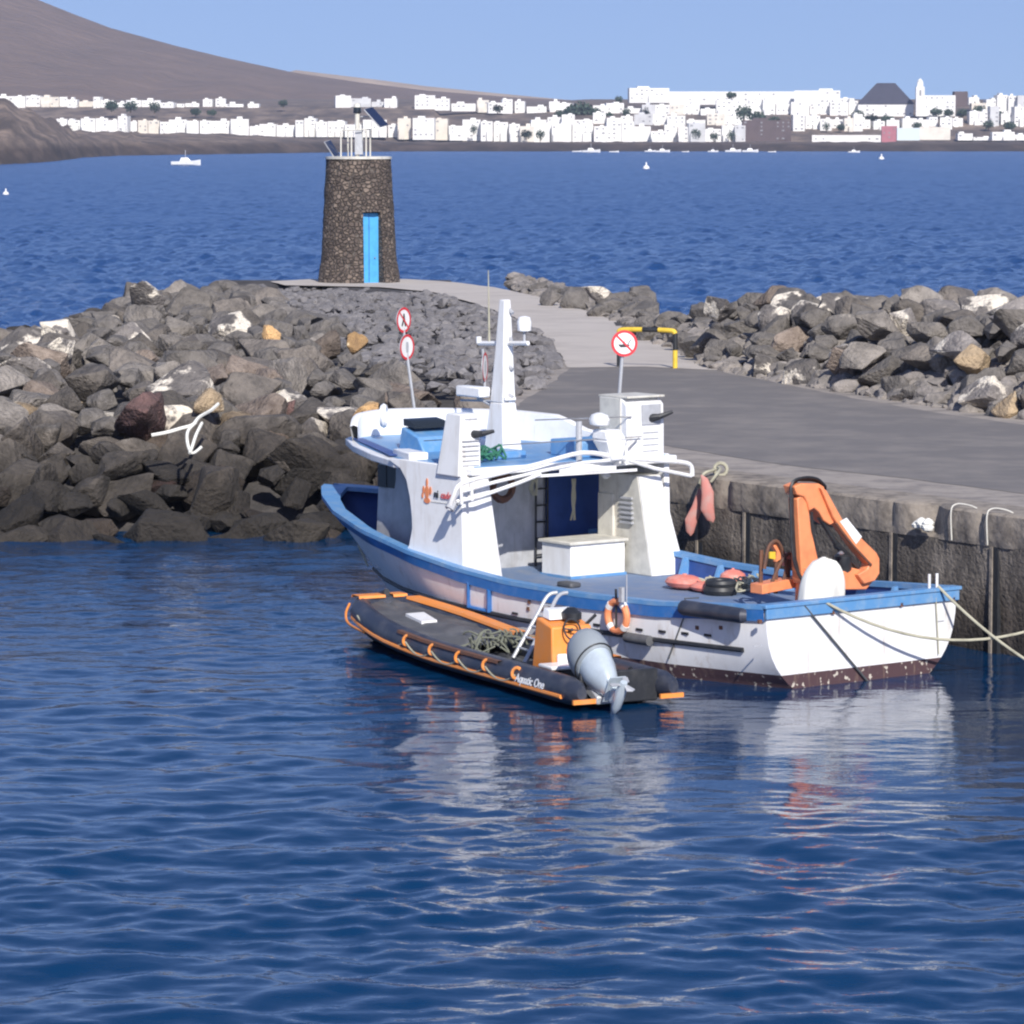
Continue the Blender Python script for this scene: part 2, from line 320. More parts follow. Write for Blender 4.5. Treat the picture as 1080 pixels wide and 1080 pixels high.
wf = MB().hexa([(7.10, -2.50, DZ + .01), (7.13, -2.50, DZ), (7.13, -1.73, DZ), (7.10, -1.73, DZ + .01)], [(7.375, -2.13, 2.70), (7.41, -2.13, 2.7), (7.41, -1.63, 2.7), (7.375, -1.63, 2.7)]).build('lit_aft_face', M['white'], lg)  # white sheet: sunlight on the leg's aft face put into colour
# roof slab / visor over everything, upper deck floor
plan = [(7.35, 2.115), (9.3, 2.115), (9.5, 2.22), (10.6, 1.92), (11.9, 1.40), (12.9, .85), (13.35, .30), (13.35, -.45), (12.9, -1.05), (11.9, -1.7), (10.6, -2.2), (9.2, -2.5), (7.35, -2.5)]
MB().prism([(x, y, 2.92 + .035 * max(0, x - 9.5)) for x, y in plan], (0, 0, .13)).build('roof', M['white2'], boat, .02)
MB().prism([(x - .1 if x > 8 else x + .1, y * .93, 3.052 + .035 * max(0, x - 9.5)) for x, y in plan], (0, 0, .01)).build('upper_deck', M['lblue'], boat)
pad = [(9.9, 2.02), (12.6, .92), (12.5, .74), (9.8, 1.8)]
MB().prism([(x, y, 3.10 + .03 * max(0, x - 9.8)) for x, y in pad], (0, 0, .012)).build('shadow_gutter', M['dblue'], boat)  # dark blue strip: the gutter's shadow put into its colour
MB().hexa([(9.1, 1.75, 3.06), (10.0, 1.5, 3.06), (10.1, 1.8, 3.06), (9.2, 2.1, 3.06)], [(9.1, 1.75, 3.2), (10.0, 1.5, 3.2), (10.1, 1.8, 3.2), (9.2, 2.1, 3.2)]).build('seat_locker', M['white2'], boat, .02)
# upper bulwark: wraps from the port bow round to starboard
bp = catmull([(12.35, 1.02, 0), (12.8, .6, 0), (12.95, 0, 0), (12.8, -.7, 0), (12.2, -1.35, 0), (11.3, -1.85, 0), (10.3, -2.1, 0), (9.6, -2.2, 0), (8.9, -2.25, 0)], 5)
hts = [3.42, 3.60, 3.64, 3.64, 3.64, 3.64, 3.6, 3.38, 3.28]
ub = MB(); rows = []
for i, q in enumerate(bp):
    t = i / (len(bp) - 1) * 8; zt = lerp(list(range(9)), hts, t); c = Vector((10.5, -.3, 0)); d = (q - c).normalized()
    rows.append([q + Vector((0, 0, 3.05)) + d * .03, q + Vector((0, 0, zt)) + d * .10, q + Vector((0, 0, zt + .03)) + d * .03, q + Vector((0, 0, zt)) - d * .05, q + Vector((0, 0, 3.05)) - d * .05])
ub.grid(rows); ub.build('upper_bulwark', M['white2'], boat, ang=50)
MB().torus((12.1, .55, 3.62), .17, .06, (1, -1, 0), (0, 0, 1), 16, 6).build('fairlead', M['white2'], boat)
# flybridge furniture: steering console with windscreen, wheel, boxes
cn = MB().hexa([(10.1, .2, 3.06), (10.9, .2, 3.06), (10.9, 1.1, 3.06), (10.1, 1.1, 3.06)], [(10.3, .2, 3.36), (10.8, .2, 3.52), (10.8, 1.1, 3.52), (10.3, 1.1, 3.36)]).build('helm_console', M['lblue'], boat, .03)
MB().box(10.25, 10.3, .3, 1.0, 3.10, 3.30).build('instrument_panel', M['black'], cn)
MB().hexa([(10.45, .25, 3.50), (10.8, .25, 3.54), (10.8, 1.05, 3.54), (10.45, 1.05, 3.50)], [(10.6, .28, 3.62), (10.85, .28, 3.66), (10.85, 1.02, 3.66), (10.6, 1.02, 3.62)]).build('windscreen', M['glass'], cn)
bx = BF.z(560, 475, 3.2); MB().box(bx.x - .6, bx.x + .3, -1.9, -.6, 3.06, 3.36).build('deck_box', M['lblue'], boat, .03)
MB().box(8.4, 9.0, .1, .9, 3.06, 3.2).build('deck_chest', M['lblue'], boat, .03)
gn = MB()
for k in range(16):
    a = Vector((8.4 + random.uniform(-.3, .3), 1.2 + random.uniform(-.3, .3), 3.1)); gn.tube(catmull([a, a + Vector((random.uniform(-.3, .3), random.uniform(-.3, .3), random.uniform(.1, .35))), a + Vector((random.uniform(-.4, .4), random.uniform(-.3, .3), .02))], 4), .02, 5)
tag(gn.build('green_net_pile', M['green'], None), 'heap of green fishing net on the upper deck beside the port funnel', 'net'); bpy.data.objects['green_net_pile'].location = BF.o; bpy.data.objects['green_net_pile'].rotation_euler = (0, 0, BF.h)
# funnels standing on the upper deck
pf = MB().hexa([(7.50, 1.80, 2.9), (8.15, 1.80, 2.9), (8.15, 2.30, 2.9), (7.50, 2.30, 2.9)], [(7.55, 1.79, 3.98), (7.98, 1.79, 3.98), (7.98, 2.20, 3.98), (7.55, 2.20, 3.98)]).build('port_funnel', M['white'], boat, .025)
q = MB(); q.tube([(7.6, 1.95, 3.62), (7.36, 1.88, 3.64), (7.3, 1.68, 3.68)], [.08, .05, .03], 10); q.build('exhaust_pipe', M['black'], pf)
for k in range(7): MB().box(7.49, 7.515, 1.85, 2.2, 3.0 + k * .085, 3.015 + k * .085).build('vent_slot', M['grey'], pf)
MB().box(7.53, 7.56, 1.86, 2.12, 3.88, 3.9).build('vent_slot', M['grey'], pf)
MB().box(7.7, 7.76, 2.25, 2.27, 3.1, 3.16).build('porthole', M['black'], pf)
sf = MB(); sf.prism([(7.45, -2.28, 2.94), (7.45, -2.28, 3.60), (7.47, -2.28, 3.98), (7.62, -2.28, 4.1), (8.25, -2.28, 4.13), (8.15, -2.28, 3.6), (7.95, -2.28, 2.94)], (0, .86, 0))
sfo = sf.build('starboard_funnel', M['white'], boat, .02)
MB().box(7.44, 8.26, -2.285, -1.415, 4.10, 4.14).build('cap', M['cream'], sfo, .01)
MB().box(7.425, 7.455, -2.18, -1.75, 3.62, 3.98).build('opening', M['grey'], sfo)
q = MB(); q.tube([(7.5, -1.95, 3.72), (7.32, -2.05, 3.76), (7.25, -2.3, 3.84)], [.09, .055, .03], 10); q.build('exhaust_pipe', M['black'], sfo)
for k in range(4): MB().box(7.435, 7.455, -2.14, -1.78, 3.14 + k * .11, 3.16 + k * .11).build('vent_slot', M['grey'], sfo)
gq = MB().box(7.62, 8.2, -1.418, -1.40, 3.45, 4.09).build('shaded_side_face', M['cream'], sfo)  # cream sheet: shade on the port-facing side put into colour
# radar pedestal with domed top, next to starboard funnel
rp_ = MB().hexa([(7.05, -1.0, 3.05), (7.3, -1.0, 3.05), (7.3, -.75, 3.05), (7.05, -.75, 3.05)], [(7.0, -1.05, 3.42), (7.45, -1.05, 3.42), (7.45, -.60, 3.42), (7.0, -.60, 3.42)])
rp_.hexa([(7.0, -1.05, 3.42), (7.45, -1.05, 3.42), (7.45, -.60, 3.42), (7.0, -.60, 3.42)], [(7.05, -.95, 3.60), (7.42, -.95, 3.60), (7.42, -.6, 3.60), (7.05, -.6, 3.60)])
rpo = rp_.build('searchlight_pedestal', M['white2'], boat, .03)
MB().lathe([(.04, 0), (.17, .03), (.19, .12), (.15, .20), (.05, .24)], (7.25, -.62, 3.66), 16, 1.2, .8).build('lamp_dome', M['white2'], rpo)
MB().tube([(7.45, -.32, 3.05), (7.45, -.32, 3.75)], .055, 8).build('post', M['grey'], boat)
q = MB(); q.tube([(7.4, .7, 3.82), (7.42, -1.5, 3.78)], .012, 5); q.tube([(7.4, 1.4, 3.42), (7.38, -1.7, 3.42)], .012, 5); q.tube([(7.35, -1.0, 2.95), (7.35, -1.6, 3.4)], .012, 5)
q.build('guard_rail', M['steel'], boat)
# awning frame of white tubes over the aft deck
def tp(px, py, x=7.12): return BF.x(px, py, x)
q = MB()
q.tube(catmull([tp(474, 537, 7.3), tp(478, 524, 7.2), tp(487, 510), tp(520, 501), tp(566, 490), tp(615, 477.5), tp(655, 483), tp(700, 486), tp(722, 488), tp(729, 492), tp(730, 502)], 4), .042, 8)
q.tube([tp(486, 519), tp(520, 509), tp(570, 497), tp(615, 488), tp(660, 484)], .03, 8)
q.tube([tp(655, 483), tp(690, 494), tp(729, 502)], .035, 8)
q.tube([tp(481, 529, 7.2), tp(505, 524), tp(545, 510), tp(570, 500)], .034, 8)
q.tube([tp(486, 512), tp(487, 532)], .03, 6); q.tube([tp(497, 509), tp(498, 528)], .03, 6); q.tube([tp(660, 470), tp(661, 490)], .035, 6)
q.build('awning_frame', M['white'], boat)
q = MB(); q.hexa([tp(560, 504), tp(560, 501), tp(560, 501, 7.5), tp(560, 504, 7.5)], [tp(672, 497), tp(672, 494), tp(672, 494, 7.5), tp(672, 497, 7.5)]); q.build('folded_awning', M['white'], boat)
MB().hexa([tp(590, 500), tp(590, 493), tp(590, 493, 7.4), tp(590, 500, 7.4)], [tp(650, 497), tp(650, 491), tp(650, 491, 7.4), tp(650, 497, 7.4)]).build('roof_edge', M['white'], boat)
MB().tube([tp(474, 537, 7.3), tp(479, 528, 7.3)], .09, 8).build('lamp', M['grey'], boat)
q = MB(); q.torus(tp(530, 514, 8.6), .22, .07, (0, 1, 0), (0, 0, 1), 16, 6); q.build('hose_reel', M['rust'], boat)
for px, py, ln in [(564, 505, .3), (604, 505, .75)]:
    a = BF.x(px, py, 8.8); q = MB()
    for k in range(5): q.tube(catmull([a + Vector((0, random.uniform(-.06, .06), 0)), a + Vector((.05, random.uniform(-.1, .1), -ln * .5)), a + Vector((0, random.uniform(-.06, .06), -ln))], 4), .018, 5)
    q.build('hanging_rope', M['rope'], boat)
# mast on the wheelhouse roof
ms = MB(); ms.hexa([(8.95, -.25, 3.05), (9.55, -.25, 3.05), (9.55, .2, 3.05), (8.95, .2, 3.05)], [(9.05, -.16, 4.0), (9.42, -.16, 4.0), (9.42, .14, 4.0), (9.05, .14, 4.0)])
ms.hexa([(9.05, -.16, 4.0), (9.42, -.16, 4.0), (9.42, .14, 4.0), (9.05, .14, 4.0)], [(9.08, -.07, 5.84), (9.24, -.07, 5.84), (9.24, .07, 5.84), (9.08, .07, 5.84)])
mast = ms.build('mast', M['white'], boat, .02)
q = MB(); a = BF.y(505, 362, 0); b = BF.y(557, 362, 0); q.tube([a, b], .04, 8); q.tube([a, a + Vector((0, 0, .12))], .05, 8); q.build('crosstree', M['white'], mast)
MB().lathe([(.05, 0), (.12, .02), (.13, .18), (.10, .26), (.03, .28)], BF.y(553, 350, 0), 14).build('antenna_dome', M['white2'], mast)
MB().tube([BF.y(553, 361, 0), BF.y(553, 349, 0)], .025, 6).build('dome_post', M['grey'], mast)
MB().tube([BF.y(516, 361, 0), BF.y(515, 285, 0)], [.022, .008], 6).build('whip_antenna', M['rope'], mast)
MB().box(9.0, 9.3, -.12, .12, 4.05, 4.1).build('lamp_bracket', M['white'], mast)
c = BF.y(500, 413, .15)
MB().box(c.x - .36, c.x + .36, .05, .3, c.z - .09, c.z + .1).build('radar_scanner', M['white2'], mast, .03)
q = MB(); q.tube([(c.x - .1, .15, c.z - .1), (9.3, 0, c.z - .3)], .03, 6); q.tube([BF.y(486, 422, .1), BF.y(524, 423, .1)], .02, 6); q.build('scanner_bracket', M['grey'], mast)
for k in range(4): MB().tube([(9.15, -.04 + .02 * k, 5.7 - k * .5), (9.0, -.05, 5.6 - k * .5)], .035, 6).build('navigation_lamp', M['grey'], mast)
# side lettering: red sailor emblem and name
q = MB(); e = BF.y(450, 520, 2.26)
def em(dx, dz, rx, rz): 
    n = 14; q.prism([(e.x - dx + rx * math.cos(2 * math.pi * k / n), 2.25, e.z + dz + rz * math.sin(2 * math.pi * k / n)) for k in range(n)], (0, .008, 0))
em(0, .02, .055, .12); em(0, -.13, .09, .05); em(-.10, .05, .03, .07); em(.10, .05, .03, .07); em(-.13, -.05, .025, .05); em(.0, .19, .028, .07)
q.build('emblem', M['crane'], boat)
M['sred'] = paint('red_lettering', (0.62, 0.12, 0.12), .5, .2)
rotp = basis((-1, 0, 0), (0, 0, 1))
tpos = BF.y(457.5, 524.5, 2.262)
text('lettering', 'ni', .19, tpos, rotp, M['black'], boat, bold=True)
text('lettering', 'cados', .17, tpos + Vector((-.20, 0, 0)), rotp, M['sred'], boat, bold=True)
MB().box(tpos.x - .75, tpos.x + .1, 2.245, 2.25, tpos.z - .09, tpos.z - .08).build('name_underline', M['cream'], boat)
# ------------------------------------------------------------------ crane (folded) on the stern
XC = 1.7
def cp_(px, py, x=XC): return BF.x(px, py, x)
def slab(pts, x, t): return MB().prism([cp_(a, b, x) for a, b in pts], (t, 0, 0))
crn = MB(); b0 = cp_(858, 622); crn.lathe([(.34, 0), (.34, .12), (.24, .16), (.22, .62), (.26, .66), (.26, .74)], (XC + .1, b0.y, DZ), 18)
crane = crn.build('crane', M['crane'], boat, .01)
slab([(841, 526), (846, 522), (852, 526), (856, 560), (866, 596), (862, 616), (846, 616)], XC, .24).build('column', M['crane'], crane, .02)
slab([(838, 513), (845, 510), (864, 510), (869, 513), (874, 524), (881, 543), (881, 551), (876, 554), (869, 549), (864, 540), (859, 536), (854, 539), (852, 530), (848, 524), (841, 522)], XC - .04, .30).build('knuckle', M['crane'], crane, .02)
slab([(866, 514), (872, 517), (889, 548), (925, 583), (928, 589), (928, 605), (923, 613), (912, 616), (905, 606), (915, 600), (917, 595), (905, 582), (884, 553), (879, 545)], XC - .12, .2).build('jib', M['crane'], crane, .02)
slab([(886, 550), (893, 546), (909, 566), (903, 574)], XC - .126, .004).build('sticker', M['white2'], crane)
slab([(889, 603), (896, 598), (908, 601), (922, 612), (914, 622), (886, 622)], XC - .02, .2).build('jib_foot', M['crane'], crane, .02)
q = MB(); q.tube([cp_(864, 545, XC + .05), cp_(886, 580, XC + .05)], .045, 8); q.tube([cp_(882, 574, XC + .05), cp_(905, 598, XC + .05)], .06, 8); q.build('hydraulic_ram', M['black'], crane)
q = MB(); q.lathe([(.12, -.15), (.15, -.1), (.15, .12), (.10, .16)], cp_(889, 594, XC + .1), 12); q.build('winch_motor', M['black'], crane)
MB().lathe([(.03, 0), (.06, .02), (.02, .06)], cp_(887, 585, XC - .1), 8).build('gauge', M['steel'], crane)
q = MB()
for k in range(4):
    o_ = k * .04
    q.tube(catmull([cp_(850 + k, 620, XC - .05 + o_), cp_(837 + k, 590, XC + o_), cp_(834 + k, 530, XC + o_), cp_(836 + k, 509, XC + o_), cp_(848, 503.5 + k, XC + o_), cp_(862, 505 + k, XC + o_), cp_(871, 513 + k, XC + o_)], 5), .022, 6)
q.tube(catmull([cp_(856, 540), cp_(859, 570), cp_(866, 600)], 4), .02, 6)
q.build('hydraulic_hose', M['black'], crane)
q = MB(); q.tube(catmull([cp_(882, 552, XC - .15), cp_(897, 572, XC - .15), cp_(919, 596, XC - .15)], 4), .02, 6); q.build('hose_run', M['rust'], crane)
q = MB(); a = cp_(804, 627, 2.0); b = cp_(850, 618, 2.0); q.hexa([a, a + Vector((.3, 0, 0)), a + Vector((.3, 0, .16)), a + Vector((0, 0, .16))], [b, b + Vector((.3, 0, 0)), b + Vector((.3, 0, .16)), b + Vector((0, 0, .16))]); q.build('stabiliser_beam', M['crane'], crane, .01)
q = MB()
for px, t, bt in [(802, 580, 626), (818, 583, 626), (831, 590, 620)]: q.tube([cp_(px, bt, 2.2), cp_(px + 1, t, 2.2)], .035, 6)
q.tube(catmull([cp_(806, 600, 2.1), cp_(811, 576, 2.1), cp_(821, 572, 2.1), cp_(829, 596, 2.1), cp_(824, 620, 2.1)], 5), .03, 6); q.tube(catmull([cp_(810, 626, 2.1), cp_(822, 596, 2.1), cp_(834, 584, 2.1), cp_(838, 612, 2.1)], 5), .03, 6)
q.build('control_frame', M['rust'], crane)
slab([(815, 574), (819, 572), (824, 579), (824, 590), (819, 593), (820, 583)], 2.15, .1).build('control_guard', M['crane'], crane, .01)
slab([(829, 588), (833, 583), (840, 586), (840, 600), (829, 597)], 2.2, .12).build('valve_block', M['salmon'], crane, .01)
slab([(812, 582), (818, 582), (818, 590), (812, 589)], 2.13, .03).build('warning_plate', M['yellow'], crane)
# white cloth over the winch
q = MB(); ctr = BF.x(869, 628, .95); rows = []
for i in range(13):
    t = i / 12; z = 1.0 + .93 * t; w_ = .40 * math.sqrt(max(0.0, 1 - max(0, (t - .35) / .65) ** 2.4)) + .005
    rows.append([Vector((.95 + (.30 * w_ / .4 + .03 * math.sin(5 * a_)) * math.cos(a_), ctr.y + (w_ * (1 + .10 * (1 - t) + .06 * (1 - t) * math.sin(7 * a_ + 1))) * math.sin(a_) + .08 * (1 - t), z)) for a_ in [2 * math.pi * k / 36 for k in range(37)]])
q.grid(rows); c_ = q.build('canvas_cover', M['cloth'], None, ang=80); c_.location = BF.o; c_.rotation_euler = (0, 0, BF.h)
tag(c_, 'white canvas cover draped over a winch at the stern below the orange crane', 'cover')
def onboat(o, label, cat, group=None): o.location = BF.o; o.rotation_euler = (0, 0, BF.h); return tag(o, label, cat, group)
# deck cargo
cr = empty('storage_crate', BF.w(8.1, -.95, DZ), BF.h, 'large white lidded storage box standing on the blue deck before the doorway', 'box')
a = BF.loc(BF.w(0, 0, 0))
MB().box(-.42, .42, -.62, .62, 0, .60).build('body', M['white'], cr, .02); MB().box(-.47, .47, -.67, .67, .60, .66).build('lid', M['cream'], cr, .015); MB().box(-.44, .44, -.64, .64, .0, .05).build('skirt', M['lblue'], cr)
def buoy(px, py, x, sx, sy, sz, label, m_='salmon'):
    p = BF.z(px, py, 1.02); q = MB(); q.lathe([(.02, -1), (.5, -.86), (.87, -.5), (1, 0), (.87, .5), (.5, .86), (.12, 1), (.10, 1.12), (.02, 1.14)], (0, 0, 0), 16)
    for v in q.v: v.x *= sx; v.y *= sy; v.z *= sz
    o = q.build('mooring_buoy', M[m_]); o.location = BF.w(p.x, p.y, DZ + sz * .98); o.rotation_euler = (0, 0, BF.h); tag(o, label, 'buoy', 'deflated buoys on the aft deck')
buoy(722, 616, 0, .40, .30, .13, 'flattened salmon pink buoy lying on the deck beside the starboard wheelhouse leg')
buoy(743, 619, 0, .3, .22, .09, 'small flat pink buoy lying just aft of the larger flattened buoy')
buoy(773, 614, 0, .24, .24, .16, 'orange buoy with a dark top on deck inside the far bulwark')
p = BF.z(760, 627, DZ); q = MB(); q.torus((p.x, p.y, DZ + .08), .22, .085, (1, 0, 0), (0, 1, 0), 20, 8)
q.torus((p.x, p.y, DZ + .2), .21, .07, (1, 0, 0), (0, 1, 0), 20, 8)
onboat(q.build('tyre', M['black']), 'dark rubber tyres stacked on the aft deck left of the rope heap', 'tyre')
q = MB(); p = BF.z(787, 624, DZ)
for k in range(26):
    a = p + Vector((random.gauss(0, .22), random.gauss(0, .25), random.uniform(0, .12))); pts = [a]
    for j in range(4): pts.append(pts[-1] + Vector((random.gauss(0, .16), random.gauss(0, .16), 0))); pts[-1].z = DZ + random.uniform(.02, .25)
    q.tube(catmull(pts, 4), .017, 5)
onboat(q.build('rope_heap', M['rope']), 'tangled heap of pale rope on deck left of the crane', 'rope')
q = MB(); q.box(-.2, .2, -.12, .12, 0, .09); o = q.build('deck_cushion', M['tarp'], None, .03); p = BF.z(600, 619, DZ); o.location = BF.w(p.x, p.y, DZ); o.rotation_euler = (0, 0, BF.h); tag(o, 'small dark pad lying on the blue deck behind the ladder', 'pad')
# things hung on the port side
def lifering():
    p = onhull(651, 650, .10); o = empty('lifebuoy', BF.w(p.x, p.y, p.z), BF.h, 'orange lifebuoy with white bands hanging on the port side of the hull', 'lifebuoy')
    MB().torus((0, 0, 0), .245, .06, (1, 0, 0), (0, 0, 1), 28, 10).build('ring', M['crane'], o)
    for a_ in (40, 130, 220, 310):
        c = Vector((.245 * math.cos(R(a_)), 0, .245 * math.sin(R(a_)))); t = Vector((-math.sin(R(a_)), 0, math.cos(R(a_))))
        MB().tube([c - t * .045, c + t * .045], .066, 10).build('band', M['white'], o)
    MB().tube([(0, .02, -.24), (.0, .03, .45)], .02, 6).build('hanging_strap', M['black'], o)
lifering()
p = onhull(753, 645, .17); q = MB(); hx = .72
q.tube([(p.x - hx, p.y - .05, p.z + .0), (p.x - hx + .04, p.y, p.z), (p.x + hx - .04, p.y + .04, p.z - .0), (p.x + hx, p.y + .02, p.z)], [.09, .125, .125, .09], 14)
onboat(q.build('cylinder_fender', M['rubber']), 'long dark cylindrical fender slung horizontally under the rail near the stern', 'fender', 'fenders on the port side')
q = MB(); a, b = onhull(726, 638, .06), onhull(705, 695, .04); q.tube([BF.loc(BF.w(p.x + .6, p.y - .2, sheer(.06) + .08)), (p.x + hx, p.y, p.z + .14), a, b], .014, 6); onboat(q.build('fender_line', M['drope']), 'thin grey line hanging down the hull left of the long fender', 'rope')
p = onhull(673, 674, .09); q = MB(); q.tube([(p.x - .3, p.y, p.z), (p.x + .3, p.y, p.z)], .085, 12); onboat(q.build('cylinder_fender', M['tarp']), 'short grey cylindrical fender on the hull just right of the lifebuoy', 'fender', 'fenders on the port side')
q = MB(); p = BF.z(653, 632, 1.25); q.box(p.x - .04, p.x + .04, p.y - .1, p.y - .02, 1.2, 1.44); q.tube([(p.x - .13, p.y - .05, 1.2), (p.x - .13, p.y - .05, 1.66)], .010, 6); q.build('cleat_post', M['grey'], boat)
for px in (980, 988):
    p = BF.x(px, 624, .05); MB().tube([(.05, p.y, 1.38), (.05, p.y, 1.62)], .025, 6).build('bitt', M['white'], boat)
# anchor rope hanging at bow
q = MB(); q.tube([BF.y(378, 575, .5), BF.y(388, 597, .5)], .02, 6); onboat(q.build('bow_line', M['rope']), 'short pale line dangling below the bow flare', 'rope')
# ================================================================== INFLATABLE
rib = empty('inflatable_boat', RF.o, RF.h, 'black inflatable workboat with orange trim, console and grey outboard tied alongside the white boat', 'boat')
def ribc(side, x):   # tube centreline
    hwid = .95 if x < 6.4 else .95 - .36 * ((x - 6.4) / 2.1) ** 1.6
    return Vector((x, side * hwid, .28 + (.24 * (max(0, x - 4.5) / 4.0) ** 1.5)))
xs_ = [-.35, -.2, 0] + [.5 * i for i in range(1, 18)]
for side in (1, -1):
    pts = [ribc(side, x) for x in xs_]; r = [.10, .18, .22] + [.225] * 17
    t = MB(); t.tube(pts, r, 16); t.build('side_tube', M['rubber'], rib)
    # rubbing strake low on the tube, orange anti-chafe band on top
    s = MB(); s.tube([p + Vector((0, side * .215, -.08)) for p in pts[2:]], .035, 6); s.build('strake', M['orange'], rib)
fr_ = [ribc(1, 8.5), Vector((8.72, .40, .54)), Vector((8.78, 0, .55)), Vector((8.72, -.40, .54)), ribc(-1, 8.5)]
MB().tube(catmull(fr_, 4), .225, 14).build('bow_tube', M['rubber'], rib)
def band(pts, w, dz, mat, name='chafe_band'):
    b = MB(); rows = []
    for p, (dx, dy) in pts: 
        d = Vector((dx, dy, 0)).normalized(); rows.append([p - d * w + Vector((0, 0, dz - .035)), p - d * w * .9 + Vector((0, 0, dz + .012)), p + d * w * .9 + Vector((0, 0, dz + .012)), p + d * w + Vector((0, 0, dz - .035))])
    b.grid(rows); return b.build(name, mat, rib)
band([(ribc(-1, x), (0, 1)) for x in (4.9, 5.5, 6.2, 6.9, 7.6, 8.1, 8.5)], .16, .228, M['orange'])
band([(ribc(-1, x), (0, 1)) for x in (1.6, 2.4, 3.2, 4.0, 4.5)], .16, .228, M['orange'])
band([(Vector((8.77, y, .55)), (1, 0)) for y in (-.52, -.2)], .17, .228, M['orange']); band([(Vector((8.77, y, .55)), (1, 0)) for y in (-.02, .3, .58)], .17, .228, M['orange'])
band([(ribc(1, x) + Vector((0, .09, -.04)), (0, 1)) for x in (2.2, 3, 4, 5, 6)], .12, .228, M['rust'])  # port side of the orange banding, shade put into a red-brown colour
MB().tube([Vector((8.9, -.1, .76)), Vector((8.7, -.1, .82))], .07, 8).build('tow_post', M['black'], rib)
# corner of the port bow, orange piping
MB().tube(catmull([Vector((8.98, .6, .62)), Vector((8.8, .78, .48)), Vector((8.5, .88, .34)), Vector((7.6, 1.02, .30))], 4), .025, 6).build('piping', M['orange'], rib)
for side, y0 in ((1, .93), (-1, -.93)):
    MB().box(-.38, -.33, side * .80 - .24 + .1 * side, side * .80 + .24 + .1 * side, .12, .19).build('stern_band', M['orange'], rib)
hb_ = MB(); hb_.grid([[Vector((x, y, z)) for y, z in ((-w_, .2), (-w_ * .55, .02), (0, -.12), (w_ * .55, .02), (w_, .2))] for x, w_ in ((0, .92), (3, .92), (6.4, .92), (7.6, .8), (8.5, .6))])
hb_.build('rigid_hull', M['black'], rib)
MB().grid([[Vector((x, -w_, .17)), Vector((x, w_, .17))] for x, w_ in ((0, .8), (6, .8), (7.6, .7), (8.6, .55))]).build('floor', M['tarp'], rib)
MB().box(-.06, .02, -.8, .8, .05, .55).build('transom', M['black'], rib, .02)
# tarpaulin-covered foredeck
rows = []
for i in range(15):
    x = 5.0 + i * .262; wv = (.82 if x < 6.4 else .82 - .34 * ((x - 6.4) / 2.1) ** 1.6); z0 = ribc(1, x).z
    rows.append([Vector((x, wv * k / 6, z0 + .14 + .05 * fbm((x * 1.3, k * .5, 3)) - (.12 if i == 0 else 0))) for k in range(-6, 7)])
MB().grid(rows).build('foredeck_cover', M['tarp'], rib)
a = RF.z(430, 659, .66); MB().hexa([(6.7, -.12, .50), (7.4, -.22, .56), (7.35, .22, .56), (6.65, .25, .50)], [(6.7, -.12, .56), (7.4, -.22, .615), (7.35, .22, .615), (6.65, .25, .56)]).build('hatch_panel', M['white2'], rib)
# lifelines with orange handles on the port tube
hx_ = [1.55, 2.6, 3.6, 4.6, 5.6]
for x in hx_:
    p = ribc(1, x); MB().torus(p + Vector((0, .20, .09)), .085, .03, (.25, .2, 0), (0, -.2, 1), 12, 6).build('handle', M['orange'], rib)
q = MB()
for i in range(len(hx_) - 1):
    a = ribc(1, hx_[i]) + Vector((0, .235, .06)); b = ribc(1, hx_[i + 1]) + Vector((0, .235, .06)); q.tube(sag(a, b, .14), .016, 5)
a = ribc(1, 5.6) + Vector((0, .235, .06)); b = ribc(1, 8.0) + Vector((0, .235, .06)); q.tube(sag(a, b, .22), .018, 5)
q.build('lifeline', M['rope'], rib)
for x in (.7, 2.2, 3.8): 
    q = MB(); q.torus(ribc(-1, x) + Vector((0, .22, .1)), .08, .025, (1, 0, 0), (0, 0, 1), 12, 6); q.build('handle', M['black'], rib)
# console, wheel, seat
con = MB().hexa([(1.7, -.62, .17), (2.45, -.62, .17), (2.45, .30, .17), (1.7, .30, .17)], [(1.8, -.58, 1.02), (2.35, -.58, 1.12), (2.35, .26, 1.12), (1.8, .26, 1.02)]).build('console', M['orange'], rib, .03)
MB().box(1.66, 1.74, -.50, .20, .22, .60).build('seat_pad', M['white2'], con, .03)
MB().hexa([(1.2, -.55, .42), (1.68, -.55, .42), (1.68, .62, .42), (1.2, .62, .42)], [(1.2, -.55, .48), (1.68, -.55, .48), (1.68, .62, .48), (1.2, .62, .48)]).build('bench', M['white2'], rib, .02)
MB().box(1.3, 1.6, -.4, .4, .17, .42).build('bench_base', M['black'], rib)
q = MB(); q.torus((1.68, -.1, .98), .17, .018, (0, 1, 0), (.4, 0, 1), 20, 6); q.tube([(1.68, -.1, .98), (1.85, -.1, .92)], .03, 6); q.tube([(1.64, -.26, .96), (1.72, .06, 1.0)], .014, 5)
q.build('steering_wheel', M['black'], con)
q = MB(); q.lathe([(.1, 0), (.2, .06), (.2, .16), (.08, .24)], (2.0, -.28, 1.05), 12, 1, .9); q.tube([(1.9, -.5, 1.0), (1.8, -.68, 1.18)], .03, 6); q.build('throttle_and_compass', M['black'], con)
MB().hexa([(2.05, -.5, 1.1), (2.3, -.5, 1.12), (2.3, .15, 1.12), (2.05, .15, 1.1)], [(2.15, -.45, 1.24), (2.35, -.45, 1.26), (2.35, .1, 1.26), (2.15, .1, 1.24)]).build('windscreen', M['white2'], con, .01)
